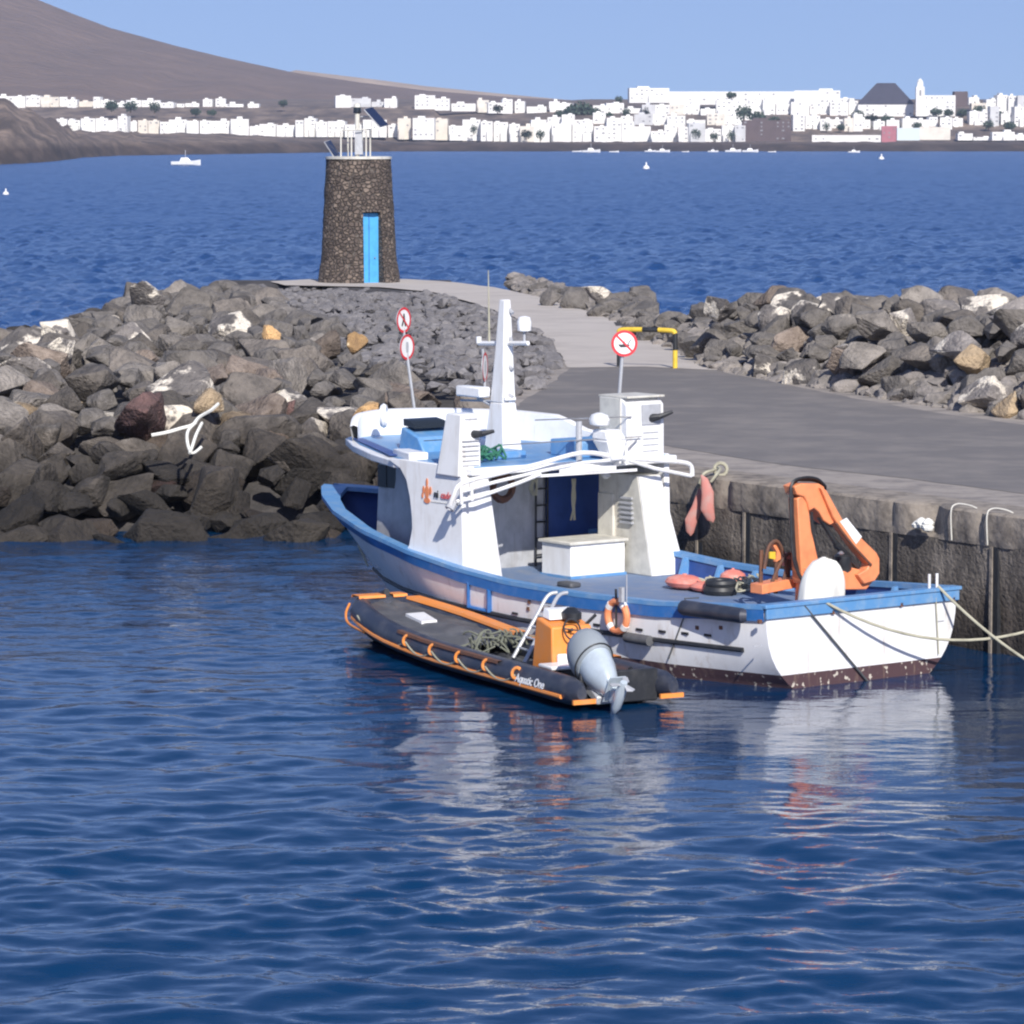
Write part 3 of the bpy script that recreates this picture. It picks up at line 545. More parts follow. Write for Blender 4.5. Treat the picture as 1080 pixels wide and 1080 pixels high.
# outboard engine tilted up
eng = bpy.data.objects.new('outboard_engine', None); C.objects.link(eng); eng.parent = rib
eng.location = (-.16, .50, .60); eng.rotation_euler = (0, R(59), 0); eng.scale = (1.2, 1.4, 1.02)       # local -z runs from head to propeller
q = MB(); q.lathe([(.03, .74), (.14, .72), (.22, .64), (.27, .5), (.285, .3), (.27, .18), (.25, .12)], (0, 0, 0), 20, 1.18, .95); q.build('cowling', M['cowl'], eng, ang=60)
q = MB(); q.lathe([(.268, .18), (.262, .10), (.24, -.1), (.18, -.32), (.12, -.46), (.10, -.50)], (0, 0, 0), 20, 1.08, .85); q.build('midsection', M['silver'], eng, ang=60)
MB().torus((0, 0, .17), .285, .012, (1, 0, 0), (0, 1, 0), 24, 6, 1.12, .92).build('trim_ring', M['black'], eng)
q = MB(); q.hexa([(-.12, -.05, -.72), (.10, -.03, -.72), (.10, .03, -.72), (-.12, .05, -.72)], [(-.13, -.08, -.42), (.12, -.06, -.42), (.12, .06, -.42), (-.13, .08, -.42)]); q.box(-.26, .14, -.12, .12, -.56, -.54); q.build('leg', M['silver'], eng, .01)
q = MB(); q.tube([(-.30, 0, -.74), (-.16, 0, -.74), (.10, 0, -.74), (.2, 0, -.74)], [.05, .075, .07, .02], 10); q.build('gearcase', M['silver'], eng)
q = MB()
for k in range(3):
    a_ = 2 * math.pi * k / 3; d = Vector((0, math.cos(a_), math.sin(a_))); e_ = Vector((1, 0, 0)).cross(d); c0 = Vector((-.27, 0, -.74))
    q.prism([c0 + d * .04 + e_ * .02, c0 + d * .12 + e_ * .07 + Vector((.02, 0, 0)), c0 + d * .19 + e_ * .03, c0 + d * .18 - e_ * .03, c0 + d * .05 - e_ * .03], (.012, 0, 0))
q.build('propeller', M['alu'], eng)
q = MB(); q.hexa([(.18, -.13, -.05), (.32, -.13, -.05), (.32, .13, -.05), (.18, .13, -.05)], [(.16, -.13, -.40), (.26, -.13, -.45), (.26, .13, -.45), (.16, .13, -.40)]); q.build('mounting_bracket', M['alu'], eng, .02)
q = MB(); q.tube(catmull([(-.1, .55, .52), (-.25, .45, .40), (-.30, .32, .15), (-.28, .30, -.05)], 4), .03, 6); q.tube([(-.05, .62, .52), (-.3, .25, .50)], .028, 6); q.build('steering_arm', M['steel'], rib)
p = RF.y(563, 722, 1.19)
text('lettering', 'Aquatic One', .19, Vector((1.55, 1.188, .245)), basis((-1, 0, 0), (0, -.25, 1)), M['white2'], rib, bold=True, shear=.2)
def onrib(o, label, cat): o.location = RF.o; o.rotation_euler = (0, 0, RF.h); return tag(o, label, cat)
q = MB()
for k in range(16):
    a = Vector((4.6 + random.gauss(0, .12), -.25 + random.gauss(0, .2), .35 + random.uniform(0, .3))); pts = [a]
    for j in range(4): pts.append(Vector((pts[-1].x + random.gauss(0, .16), pts[-1].y + random.gauss(0, .16), random.uniform(.22, .62))))
    q.tube(catmull(pts, 4), .016, 5)
onrib(q.build('rope_tangle', M['olive']), 'tangle of grey green rope in the middle of the inflatable boat', 'rope')
q = MB()
for dx in (0, .42):
    a = RF.w(3.05 - dx, -.10, .20); 
A1, A2 = RF.z(541, 694, .25), RF.z(553, 699, .25); B1, B2 = [RF.loc(BF.w(*BF.z(px_, 624, 1.27))) for px_ in (580, 591)]
for a, b in ((A1, B1), (A2, B2)): q.tube(catmull([a, a.lerp(b, .6), a.lerp(b, .93), b + (b - a) * .0 + Vector((-.02, -.12, -.02))], 4), .032, 8)
for k in range(1, 6): q.tube([A1.lerp(B1, k * .16), A2.lerp(B2, k * .16)], .018, 6)
onrib(q.build('boarding_ladder', M['alu']), 'aluminium boarding ladder leaning from the inflatable against the blue rail', 'ladder')
rib.scale = (1, .84, 1)
# ================================================================== QUAY
qa, qb = atz(1080, 545, QZ), atz(760, 504, QZ); qd = (qb - qa).normalized(); qd.z = 0; qd.normalize(); qn = Vector((qd.y, -qd.x, 0))   # qn points inland
if qn.x < 0: qn = -qn
def qp(t, s, z): return Vector((qa.x, qa.y, 0)) + qd * t + qn * s + Vector((0, 0, z))
m, n, l, b = nodes('weathered_concrete_wall')
tc = n.new('ShaderNodeTexCoord'); sp = n.new('ShaderNodeSeparateXYZ'); l.new(tc.outputs['Object'], sp.inputs[0])
mp = n.new('ShaderNodeMapping'); mp.inputs['Scale'].default_value = (1, 1, .45); l.new(tc.outputs['Object'], mp.inputs['Vector'])
n1 = n.new('ShaderNodeTexNoise'); n1.inputs['Scale'].default_value = 1.3; n1.inputs['Detail'].default_value = 9; n1.inputs['Roughness'].default_value = .72; l.new(mp.outputs['Vector'], n1.inputs['Vector'])
c1 = ramp(n, [(.36, (.055, .047, .041)), (.5, (.12, .104, .088)), (.66, (.27, .235, .195))]); l.new(n1.outputs['Fac'], c1.inputs['Fac'])
n2 = n.new('ShaderNodeTexNoise'); n2.inputs['Scale'].default_value = 14; n2.inputs['Detail'].default_value = 6; l.new(tc.outputs['Object'], n2.inputs['Vector'])
zr = n.new('ShaderNodeMath'); zr.operation = 'MULTIPLY_ADD'; zr.inputs[1].default_value = .7; l.new(n1.outputs['Fac'], zr.inputs[0]); l.new(sp.outputs['Z'], zr.inputs[2])
wet = ramp(n, [(.2, (.26, .25, .26)), (.36, (.50, .47, .45)), (.6, (1, 1, 1))]); 
mr = n.new('ShaderNodeMapRange'); mr.inputs['From Max'].default_value = 3.0; l.new(zr.outputs[0], mr.inputs['Value']); l.new(mr.outputs[0], wet.inputs['Fac'])
mx = n.new('ShaderNodeMix'); mx.data_type = 'RGBA'; mx.blend_type = 'MULTIPLY'; mx.inputs['Factor'].default_value = 1; l.new(c1.outputs['Color'], mx.inputs['A']); l.new(wet.outputs['Color'], mx.inputs['B'])
l.new(mx.outputs['Result'], b.inputs['Base Color']); b.inputs['Roughness'].default_value = .85
bp_ = n.new('ShaderNodeBump'); bp_.inputs['Strength'].default_value = .9; bp_.inputs['Distance'].default_value = .05; l.new(n2.outputs['Fac'], bp_.inputs['Height']); l.new(bp_.outputs['Normal'], b.inputs['Normal'])
M['wall'] = m
M['cope'] = paint('worn_concrete_coping', (.29, .25, .205), .9, 1.0, (.07, .06, .052), 2.6, bump=.04, bscale=8)
M['apron'] = paint('worn_concrete_apron', (.33, .29, .25), .9, 1.0, (.15, .135, .125), 1.3, bump=.012, bscale=12)
M['asphalt'] = paint('grey_asphalt', (.160, .147, .138), .9, 1.0, (.24, .215, .19), .6, bump=.008, bscale=30)
M['path'] = paint('pale_concrete_path', (.50, .45, .395), .9, .9, (.38, .34, .30), .5, bump=.01, bscale=14)
quay = empty('quay_wall', (0, 0, 0), 0, 'tall dark weathered concrete quay wall behind the moored white boat', 'quay wall')
T0, T1 = -45, 20
q = MB(); rows = []
for i in range(181):
    t = T0 + (T1 - T0) * i / 180
    rows.append([qp(t, .02 + .05 * fbm((t * .6, z * 1.2, 0)) + (.04 if z < .9 else 0), z) for z in (-1.5, -.5, 0, .3, .6, .9, 1.2, 1.5, 1.84)])
q.grid(rows); q.build('wall_face', M['wall'], quay)
q = MB(); rows = []; random.seed(11)
for i in range(401):
    t = T0 + (T1 - T0) * i / 400; nz = fbm((t * .9, 5, 0)); e = .05 * fbm((t * 3.1, 1, 0)) ; notch = .22 * max(0, 1 - abs(t - 2.6) / .55) + (.05 if abs((t * 10) % 24 - 12) < .9 else 0)
    rows.append([qp(t, .35, 1.83), qp(t, .0 + e * .5 + notch * .3, 1.82), qp(t, -.02 + e + notch, 1.90), qp(t, -.03 + e * 1.1 + notch * 1.3, 2.1), qp(t, -.02 + e * .9 + notch * 1.5, 2.36), qp(t, .03 + e * .8 + notch * 1.5, QZ - .005 + .015 * nz), qp(t, .7, QZ + .008 + .015 * nz), qp(t, 1.1, QZ + .003)])
q.grid(rows); q.build('coping', M['cope'], quay, ang=35)
# dark rubber fender posts in the wall
for px in (737, 787, 942, 1048):
    y0 = lerp([700, 1080], [540, 600], px); f_ = ray(px, y0); t_ = ((Vector((qa.x, qa.y, 0)) - CAM).dot(qn) - .0) / f_.dot(qn); P_ = CAM + f_ * t_; tt = (P_ - qa).dot(qd)
    MB().prism([qp(tt - .11, .2, -.6), qp(tt + .02, .2, -.6), qp(tt + .02, .0, -.6), qp(tt - .11, .0, -.6)], (0, 0, 2.42)).build('fender_post', M['black'], quay)
    MB().prism([qp(tt + .022, .2, -.6), qp(tt + .09, .2, -.6), qp(tt + .09, -.02, -.6), qp(tt + .022, -.02, -.6)], (0, 0, 2.42)).build('timber_post', M['cope'], quay)
for k, px in enumerate((1012, 1050)):
    f_ = ray(px, 550); P_ = CAM + f_ * (((Vector((qa.x, qa.y, 0)) - CAM).dot(qn)) / f_.dot(qn)); tt = (P_ - qa).dot(qd)
    o = MB().tube(catmull([qp(tt + .12, -.07, 1.85), qp(tt + .12, -.09, 2.35), qp(tt + .08, 0, 2.47), qp(tt - .1, .12, 2.46), qp(tt - .22, .2, 2.41)], 5), .013, 6).build('mooring_strap', M['cream'])
    tag(o, ['pale strap looped over the quay edge, nearer the crumbled notch', 'pale strap looped over the quay edge at far right'][k], 'strap')
o = MB(); p = qp(2.55, -.10, 2.05)
for k in range(7): o.lathe([(.02, -.08), (.09, -.05), (.11, 0), (.07, .05), (.02, .08)], p + qd * random.uniform(-.17, .17) + Vector((0, 0, random.uniform(-.08, .08))), 8)
tag(o.build('plastic_rag', M['cloth']), 'crumpled white rag stuck in the broken notch of the quay edge', 'rag')
# ground sheets: apron, asphalt, walkway
def sheet(name, pts, z, mat, thick=.3):
    me = bpy.data.meshes.new(name); bm = bmesh.new(); vs = [bm.verts.new((p[0], p[1], z)) for p in pts]; f = bm.faces.new(vs)
    if f.normal.z < 0: f.normal_flip()
    bmesh.ops.triangulate(bm, faces=[f]); bm.to_mesh(me); bm.free(); me.materials.append(mat); o = bpy.data.objects.new(name, me); C.objects.link(o); o['kind'] = 'structure'; return o
pz = lambda px, py: atz(px, py, QZ)
sheet('quay_apron', [qp(T0, 1.0, 0), qp(T0, 30, 0), qp(-20, 22, 0), pz(1080, 430), pz(900, 405), pz(760, 375), pz(600, 375), pz(520, 425), qp(19, 1.0, 0)], QZ, M['apron'])
def wob(pts, a=.12, step=.7):
    out = []
    for i in range(len(pts)):
        p, r_ = Vector(pts[i][:2]).to_3d(), Vector(pts[(i + 1) % len(pts)][:2]).to_3d(); k = max(1, int((r_ - p).length / step))
        for j in range(k):
            v = p.lerp(r_, j / k); out.append(v + Vector((a * fbm((v.x * 1.1, v.y * .6, 1)), a * fbm((v.x, v.y, 7)), 0)))
    return out
sheet('road', wob([qp(T0, 3.0, 0), qp(T0, 24, 0), qp(-22, 12, 0), pz(1080, 448), pz(990, 436), pz(900, 420), pz(820, 404), pz(758, 391), pz(680, 387), pz(602, 388), pz(575, 408), pz(545, 428), pz(500, 446), pz(620, 457), pz(690, 468), pz(820, 490), pz(960, 505), pz(1080, 521)]), QZ + .006, M['asphalt'])
sheet('walkway', wob([pz(598, 388), pz(680, 387), pz(760, 391), pz(745, 379), pz(720, 366), pz(690, 352), pz(640, 335), pz(600, 322), pz(560, 311), pz(520, 303), pz(480, 298), pz(430, 294.5), pz(330, 294.5), pz(285, 297), pz(300, 301), pz(400, 303), pz(455, 308), pz(500, 320), pz(545, 336), pz(575, 356), pz(592, 375)], .1, .9), QZ + .012, M['path'])
# ================================================================== ROCK
def rockmat(name, col, dark, patch=None, pf=.6):
    m, n, l, b = nodes(name); tc = n.new('ShaderNodeTexCoord'); oi = n.new('ShaderNodeObjectInfo')
    ad = n.new('ShaderNodeVectorMath'); ad.operation = 'ADD'; l.new(tc.outputs['Object'], ad.inputs[0]); l.new(oi.outputs['Location'], ad.inputs[1])
    n1 = n.new('ShaderNodeTexNoise'); n1.inputs['Scale'].default_value = 2.2; n1.inputs['Detail'].default_value = 9; n1.inputs['Roughness'].default_value = .7; l.new(ad.outputs[0], n1.inputs['Vector'])
    rp = ramp(n, [(.3, dark), (.55, col), (.75, tuple(min(1, c * 1.35) for c in col))]); l.new(n1.outputs['Fac'], rp.inputs['Fac']); out = rp.outputs['Color']
    hs = n.new('ShaderNodeHueSaturation'); mr = n.new('ShaderNodeMapRange'); mr.inputs['To Min'].default_value = .62; mr.inputs['To Max'].default_value = 1.45; l.new(oi.outputs['Random'], mr.inputs['Value']); l.new(mr.outputs[0], hs.inputs['Value']); l.new(out, hs.inputs['Color']); out = hs.outputs['Color']
    if patch:
        n3 = n.new('ShaderNodeTexNoise'); n3.inputs['Scale'].default_value = 1.1; n3.inputs['Detail'].default_value = 7; n3.inputs['Roughness'].default_value = .6; l.new(ad.outputs[0], n3.inputs['Vector'])
        pr = ramp(n, [(pf, (0, 0, 0)), (pf + .05, (1, 1, 1))]); l.new(n3.outputs['Fac'], pr.inputs['Fac']); mx = n.new('ShaderNodeMix'); mx.data_type = 'RGBA'; l.new(pr.outputs['Color'], mx.inputs['Factor']); l.new(out, mx.inputs['A']); mx.inputs['B'].default_value = (*patch, 1); out = mx.outputs['Result']
    # tide-darkened, algae-stained below the splash line
    ge = n.new('ShaderNodeNewGeometry'); sp = n.new('ShaderNodeSeparateXYZ'); l.new(ge.outputs['Position'], sp.inputs[0])
    ml = n.new('ShaderNodeMath'); ml.operation = 'MULTIPLY_ADD'; ml.inputs[1].default_value = 1.0; l.new(n1.outputs['Fac'], ml.inputs[0]); l.new(sp.outputs['Z'], ml.inputs[2])
    mr2 = n.new('ShaderNodeMapRange'); mr2.inputs['From Min'].default_value = 1.5; mr2.inputs['From Max'].default_value = 2.9; l.new(ml.outputs[0], mr2.inputs['Value'])
    wr = ramp(n, [(0, (.19, .18, .17)), (.6, (.46, .44, .42)), (1, (1, 1, 1))]); l.new(mr2.outputs[0], wr.inputs['Fac']); mx = n.new('ShaderNodeMix'); mx.data_type = 'RGBA'; mx.blend_type = 'MULTIPLY'; mx.inputs['Factor'].default_value = 1; l.new(out, mx.inputs['A']); l.new(wr.outputs['Color'], mx.inputs['B'])
    l.new(mx.outputs['Result'], b.inputs['Base Color']); b.inputs['Roughness'].default_value = .9
    n2 = n.new('ShaderNodeTexNoise'); n2.inputs['Scale'].default_value = 9; n2.inputs['Detail'].default_value = 8; l.new(ad.outputs[0], n2.inputs['Vector'])
    bp = n.new('ShaderNodeBump'); bp.inputs['Strength'].default_value = 1; bp.inputs['Distance'].default_value = .11; l.new(n2.outputs['Fac'], bp.inputs['Height']); l.new(bp.outputs['Normal'], b.inputs['Normal'])
    return m
RM = {'dark grey': rockmat('dark_basalt', (.14, .122, .105), (.06, .054, .05)), 'grey': rockmat('grey_basalt', (.205, .183, .160), (.088, .079, .07), (.42, .38, .32), .66),
      'brown': rockmat('brown_basalt', (.20, .16, .13), (.10, .075, .06)), 'pale-patched': rockmat('pale_patched_rock', (.20, .18, .165), (.10, .09, .085), (.72, .65, .54), .51),
      'tan': rockmat('tan_rock', (.36, .27, .17), (.2, .15, .1), (.5, .42, .3), .6), 'reddish': rockmat('reddish_rock', (.13, .075, .068), (.06, .04, .036)), 'orange-tan': rockmat('orange_tan_rock', (.62, .38, .17), (.42, .26, .13), (.7, .55, .33), .6)}
def rockmesh(seed, angular):
    random.seed(seed); bm = bmesh.new()
    for _ in range(10 if angular else 14):
        v = Vector((random.gauss(0, 1), random.gauss(0, 1), random.gauss(0, 1))).normalized() * random.uniform(.8, 1.05); bm.verts.new((v.x * 1.0, v.y * .85, v.z * .72))
    bmesh.ops.convex_hull(bm, input=bm.verts); bmesh.ops.delete(bm, geom=[v for v in bm.verts if not v.link_faces], context='VERTS')
    bmesh.ops.bevel(bm, geom=list(bm.edges), offset=.03 if angular else .08, segments=1, affect='EDGES', profile=.6, clamp_overlap=True)
    bmesh.ops.triangulate(bm, faces=bm.faces); bmesh.ops.subdivide_edges(bm, edges=[e for e in bm.edges if e.calc_length() > .25], cuts=2, use_grid_fill=True); bmesh.ops.triangulate(bm, faces=bm.faces)
    bmesh.ops.smooth_vert(bm, verts=bm.verts, factor=.15, use_axis_x=True, use_axis_y=True, use_axis_z=True)
    for v in bm.verts:
        if v.co.length > 1.12: v.co *= 1.12 / v.co.length
    for v in bm.verts: v.co += v.co.normalized() * (.07 * fbm(v.co * 2.6 + Vector((seed, 0, 0)), 5))
    me = bpy.data.meshes.new('boulder'); bm.to_mesh(me); bm.free(); me.materials.append(RM['grey']); me.shade_smooth(); me.set_sharp_from_angle(angle=R(24)); return me
RMESH = [rockmesh(s, s % 3 != 0) for s in range(1, 17)]
rocks = []     # (pos, size, mesh, rot, tone, zone)
LG = (-3.2, 80.8)
def leftz(x, y):                                 # left mound height
    base = 83.0 + .10 * (x + 4); d = y - base
    z = lerp([-2, 0, 3, 7, 12, 20, 40, 60, 75], [-.7, .15, 1.25, 2.35, 2.75, 2.9, 2.95, 2.75, 2.2], d)
    edge = lerp([-40, -21, -17, -13, 0], [-1.0, .5, 2.2, 3, 3], x + (y - 83) * -.03); return min(z, edge)
def pix_rand(poly_px): pass
random.seed(21)
def walk_left(y):  # left border of walkway/road in world x at depth y
    return lerp([84, 86.3, 90.6, 97, 103.7, 109, 118, 127, 140, 160, 170], [-2.1, -1.7, .0, .9, 1.3, 1.25, 1.3, .5, -1.2, -4.5, -12], y)
yy = 82.2
while yy < 168:
    st = .92 + (yy - 82) * .010; x = -12.5 - (yy - 82) * .11 + random.uniform(0, .5)
    while x < min(walk_left(yy) - .35, 3):
        X, Y = x + random.uniform(-.25, .25), yy + random.uniform(-.35, .35); z = leftz(X, Y)
        px, py = proj((X, Y, z)); small = px > lerp([295, 330, 365, 400, 430, 470], [300, 310, 370, 440, 480, 520], py) and Y > 88
        small = (Y > 92 and px > lerp([295, 330, 380, 430], [255, 330, 400, 470], py))
        sz = random.choice([.45, .55, .65, .75, .9, 1.1] if yy < 98 else [.45, .55, .65, .75, .95]) * (.98 + (yy - 82) * .002)
        if z > -.5 and px > -60:
            if small:
                pass
            else: rocks.append((Vector((X, Y, z - .18 + random.uniform(-.15, .25))), sz, 'left'))
        x += st * random.uniform(.8, 1.15)
    yy += (.78 if yy < 90 else 1.5 + (yy - 92) * .035)
nl = len(rocks)
# right mound: from the road edge up to the crest
def right_base(x): return lerp([4.6, 5.6, 8.4, 11.4, 14, 20], [116, 103.5, 93.6, 85.2, 79, 66], x)
yy = 66.0; random.seed(5)
while yy < 132:
    x = 4.0 + random.uniform(0, .6)
    while x < 17:
        X, Y = x + random.uniform(-.3, .3), yy + random.uniform(-.4, .4); d = (Y - right_base(X)) 
        px, py = proj((X, Y, QZ))
        if d > .4 and px < 1130 and d < 36:
            z = QZ + lerp([0, 3, 8, 13, 18, 26, 36], [-.15, .75, 1.55, 1.85, 1.6, .4, -1.8], d) * lerp([4.5, 6, 8.5, 12], [.2, .45, .9, 1.0], X)
            if Y > 122 and X < 7.5: z -= .25
            s_ = random.choice([.5, .6, .75, .85, 1.0]) * lerp([5, 8, 12], [.65, .88, 1.0], X)
            rocks.append((Vector((X, Y, z + random.uniform(-.15, .2))), s_, 'right'))
        x += random.uniform(.72, 1.05)
    yy += 1.2
# far side of walkway
for i in range(46):
    py = random.uniform(300, 330); px = random.uniform(545, 700)
    if py < lerp([545, 600, 700], [306, 318, 352], px) and py > lerp([545, 620, 700], [303, 304, 314], px) - 3: rocks.append((atz(px, py + 3, QZ + random.uniform(0, .3)), random.uniform(.5, .85), 'far'))
def psize(r): return r[1] / (r[0] - CAM).length
# keep the largest 290 as individuals, the rest become one mass
vis = sorted(rocks, key=psize, reverse=True)
ind, rest = vis[:285], vis[285:]
def tone_for(zone, z):
    if zone == 'left': return random.choices(['dark grey', 'grey', 'brown', 'pale-patched', 'tan', 'reddish'], [6, 7, 1.6, 1.5 if z > 1.6 else .2, .9 if z > 1.6 else 0, .12])[0]
    return random.choices(['dark grey', 'grey', 'brown', 'pale-patched', 'tan'], [2, 5, .8, 8, .6])[0]
def mkrock(P, s, zone, tone=None, label=None, rot=None, mesh=None, sc=None):
    tone = tone or tone_for(zone, P.z); o = bpy.data.objects.new('boulder', mesh or random.choice(RMESH)); C.objects.link(o)
    o.location = P; o.rotation_euler = rot or (random.uniform(-.5, .5), random.uniform(-.5, .5), random.uniform(0, 6.28))
    o.scale = sc or (s * random.uniform(.9, 1.25), s * random.uniform(.85, 1.1), s * random.uniform(.8, 1.1))
    o.material_slots[0].link = 'OBJECT'; o.material_slots[0].material = RM[tone]
    px, py = proj(P)
    if not label:
        if zone == 'left':
            row = 'at the waterline' if P.z < .8 else 'on the lower slope' if P.z < 2.2 else 'on the upper slope' if P.y < 100 else 'near the crest'
            col = ['far left', 'left', 'middle', 'right'][max(0, min(3, int(px // 115)))]
            label = f"{'large ' if s > .85 else 'small ' if s < .62 else ''}{tone} boulder {row}, {col} of left rock pile"
        elif zone == 'right':
            row = 'by the road edge' if py > lerp([700, 1080], [350, 400], px) else 'midway' if py > lerp([700, 1080], [325, 350], px) else 'on the crest'
            col = ['left end', 'left half', 'middle', 'right half', 'right end'][max(0, min(4, int((px - 690) // 80)))]
            label = f"{'large ' if s > .85 else 'small ' if s < .62 else ''}{tone} boulder {row} at the {col} of the right bank"
        else: label = f"{tone} boulder beyond the far edge of the pale walkway"
    tag(o, label, 'boulder', 'boulders of the left breakwater' if zone == 'left' else 'boulders of the right rock bank' if zone == 'right' else 'boulders beyond the walkway'); return o
random.seed(33)
for P, s, zn in ind: mkrock(P, s, zn)
def spec(px, py, depth, s, tone, label, zone='left', up=.2):
    P = atd(px, py, depth); mkrock(P, s, zone, tone, label)
spec(388, 434, 86.0, .42, 'orange-tan', 'bright orange-tan boulder just above the bow roof of the white boat')
spec(376, 362, 97, .5, 'orange-tan', 'small orange-tan boulder left of the lower round sign')
spec(286, 352, 104, .42, 'orange-tan', 'little orange-tan stone among grey boulders near the crest')
spec(62, 368, 101, .62, 'pale-patched', 'boulder with a large cream patch near the far left edge')
spec(190, 412, 91, 1.15, 'pale-patched', 'large flat boulder with a cream end above the white rope')
spec(218, 424, 88, .6, 'tan', 'tan stone at the top end of the white rope')
spec(28, 392, 97, 1.0, 'pale-patched', 'broad cream-topped boulder at the left edge of the photo')
spec(190, 392, 96, 1.3, 'grey', 'wide flat-topped grey boulder in the upper middle of the left pile')
spec(150, 440, 87.4, .9, 'reddish', 'dark reddish boulder left of the white rope')
spec(175, 512, 85.2, .55, 'reddish', 'small dark reddish stone below the white rope')
spec(155, 312, 128, .8, 'pale-patched', 'cream-rimmed round boulder on the crest of the left pile')
spec(1062, 428, 86, .6, 'tan', 'rounded yellowish boulder at the road edge at far right', 'right')
spec(630, 308, 140, .8, 'pale-patched', 'pointed pale boulder standing up beyond the walkway', 'far')
spec(760, 325, 106, .7, 'pale-patched', 'dark boulder with a white streak above the yellow barrier', 'right')
# the smaller stones, too many to count, as masses
def mass(name, items, label, mat, cat='rubble'):
    V, Fc, k = [], [], 0
    for P, sc, rz in items:
        me = random.choice(RLOW); mtx = Matrix.Translation(P) @ Matrix.Rotation(rz, 4, 'Z') @ Matrix.Rotation(random.uniform(-.6, .6), 4, 'X') @ Matrix.Diagonal((sc, sc * .85, sc * .8, 1))
        V += [mtx @ v for v in me[0]]; Fc += [tuple(i + k for i in f) for f in me[1]]; k += len(me[0])
    me = bpy.data.meshes.new(name); me.from_pydata(V, [], Fc); me.materials.append(mat); o = bpy.data.objects.new(name, me); C.objects.link(o); return tag(o, label, cat, None, 'stuff')
RLOW = []
for s in range(10):
    random.seed(100 + s); bm = bmesh.new()
    for _ in range(16):
        v = Vector((random.gauss(0, 1), random.gauss(0, 1), random.gauss(0, 1))).normalized(); bm.verts.new((v.x, v.y * .9, v.z * .75))
    bmesh.ops.convex_hull(bm, input=bm.verts); bmesh.ops.delete(bm, geom=[v for v in bm.verts if not v.link_faces], context='VERTS'); bmesh.ops.bevel(bm, geom=list(bm.edges), offset=.06, segments=1, affect='EDGES', clamp_overlap=True); bm.verts.ensure_lookup_table(); bm.verts.index_update()
    RLOW.append(([v.co.copy() for v in bm.verts], [tuple(v.index for v in f.verts) for f in bm.faces])); bm.free()
def massmat(name, col, dark, lo=.35, hi=.7):
    m, n, l, b = nodes(name); tc = n.new('ShaderNodeTexCoord'); n1 = n.new('ShaderNodeTexNoise'); n1.inputs['Scale'].default_value = 1.2; n1.inputs['Detail'].default_value = 9; n1.inputs['Roughness'].default_value = .8
    l.new(tc.outputs['Object'], n1.inputs['Vector']); rp = ramp(n, [(lo, dark), (.55, col), (hi, tuple(c * 1.5 for c in col))]); l.new(n1.outputs['Fac'], rp.inputs['Fac']); l.new(rp.outputs['Color'], b.inputs['Base Color']); b.inputs['Roughness'].default_value = .95
    n2 = n.new('ShaderNodeTexNoise'); n2.inputs['Scale'].default_value = 9; n2.inputs['Detail'].default_value = 6; l.new(tc.outputs['Object'], n2.inputs['Vector']); bp = n.new('ShaderNodeBump'); bp.inputs['Distance'].default_value = .06; l.new(n2.outputs['Fac'], bp.inputs['Height']); l.new(bp.outputs['Normal'], b.inputs['Normal']); return m
random.seed(40)
it = [(P, s * 1.0, random.uniform(0, 6)) for P, s, z in rest]
mass('distant_boulders', it, 'smaller grey boulders filling in between and behind the larger ones of both banks', rockmat('mixed_basalt', (.19, .172, .155), (.085, .077, .07), (.45, .40, .33), .68))
it = []
for i in range(7600):
    Y = random.uniform(88, 171); X = random.uniform(-24, 1.5)
    if X > walk_left(Y) - .1: continue
    z = leftz(X, Y); px, py = proj((X, Y, z))
    if Y > 92 and px > lerp([295, 330, 380, 430], [255, 330, 400, 470], py) - 12: it.append((Vector((X, Y, min(z, QZ + .02 + .35 * min(1, (walk_left(Y) - X) / 1.5)) - .03 + .12 * fbm((X * .6, Y * .3, 0)))), random.choice([.14, .18, .22, .28, .36]), random.uniform(0, 6)))
mass('loose_stones', it, 'loose small grey stones between the big boulders and the pale walkway', massmat('grey_rubble', (.185, .175, .175), (.10, .095, .10)))
it = []
for i in range(2600):
    X = random.uniform(4.4, 13); Y = random.uniform(78, 128); d = Y - right_base(X)
    if 0 < d < 2.2 or (X < 8 and 0 < d < 12): it.append((Vector((X, Y, QZ + .05 * d * .5)), random.choice([.08, .12, .18, .26]), random.uniform(0, 6)))
for i in range(1500):
    X = random.uniform(5, 16); d = random.uniform(.3, 16); Y = right_base(X) + d; it.append((Vector((X, Y, QZ - .1 + lerp([0, 3, 8, 13, 18], [-.05, .45, 1.2, 1.5, 1.2], d) * lerp([4.5, 6, 8.5, 12], [.2, .45, .9, 1.0], X))), random.choice([.25, .35, .5]), random.uniform(0, 6)))
for i in range(500):
    px = random.uniform(540, 700); pyb = lerp([545, 600, 700], [307, 321, 355], px); py = pyb - random.uniform(0, 16)
    it.append((atz(px, py, QZ), random.choice([.2, .3, .4]), random.uniform(0, 6)))
mass('roadside_rubble', it, 'pale rubble scattered along the far edge of the road and walkway', massmat('pale_rubble', (.24, .215, .195), (.12, .11, .10)))
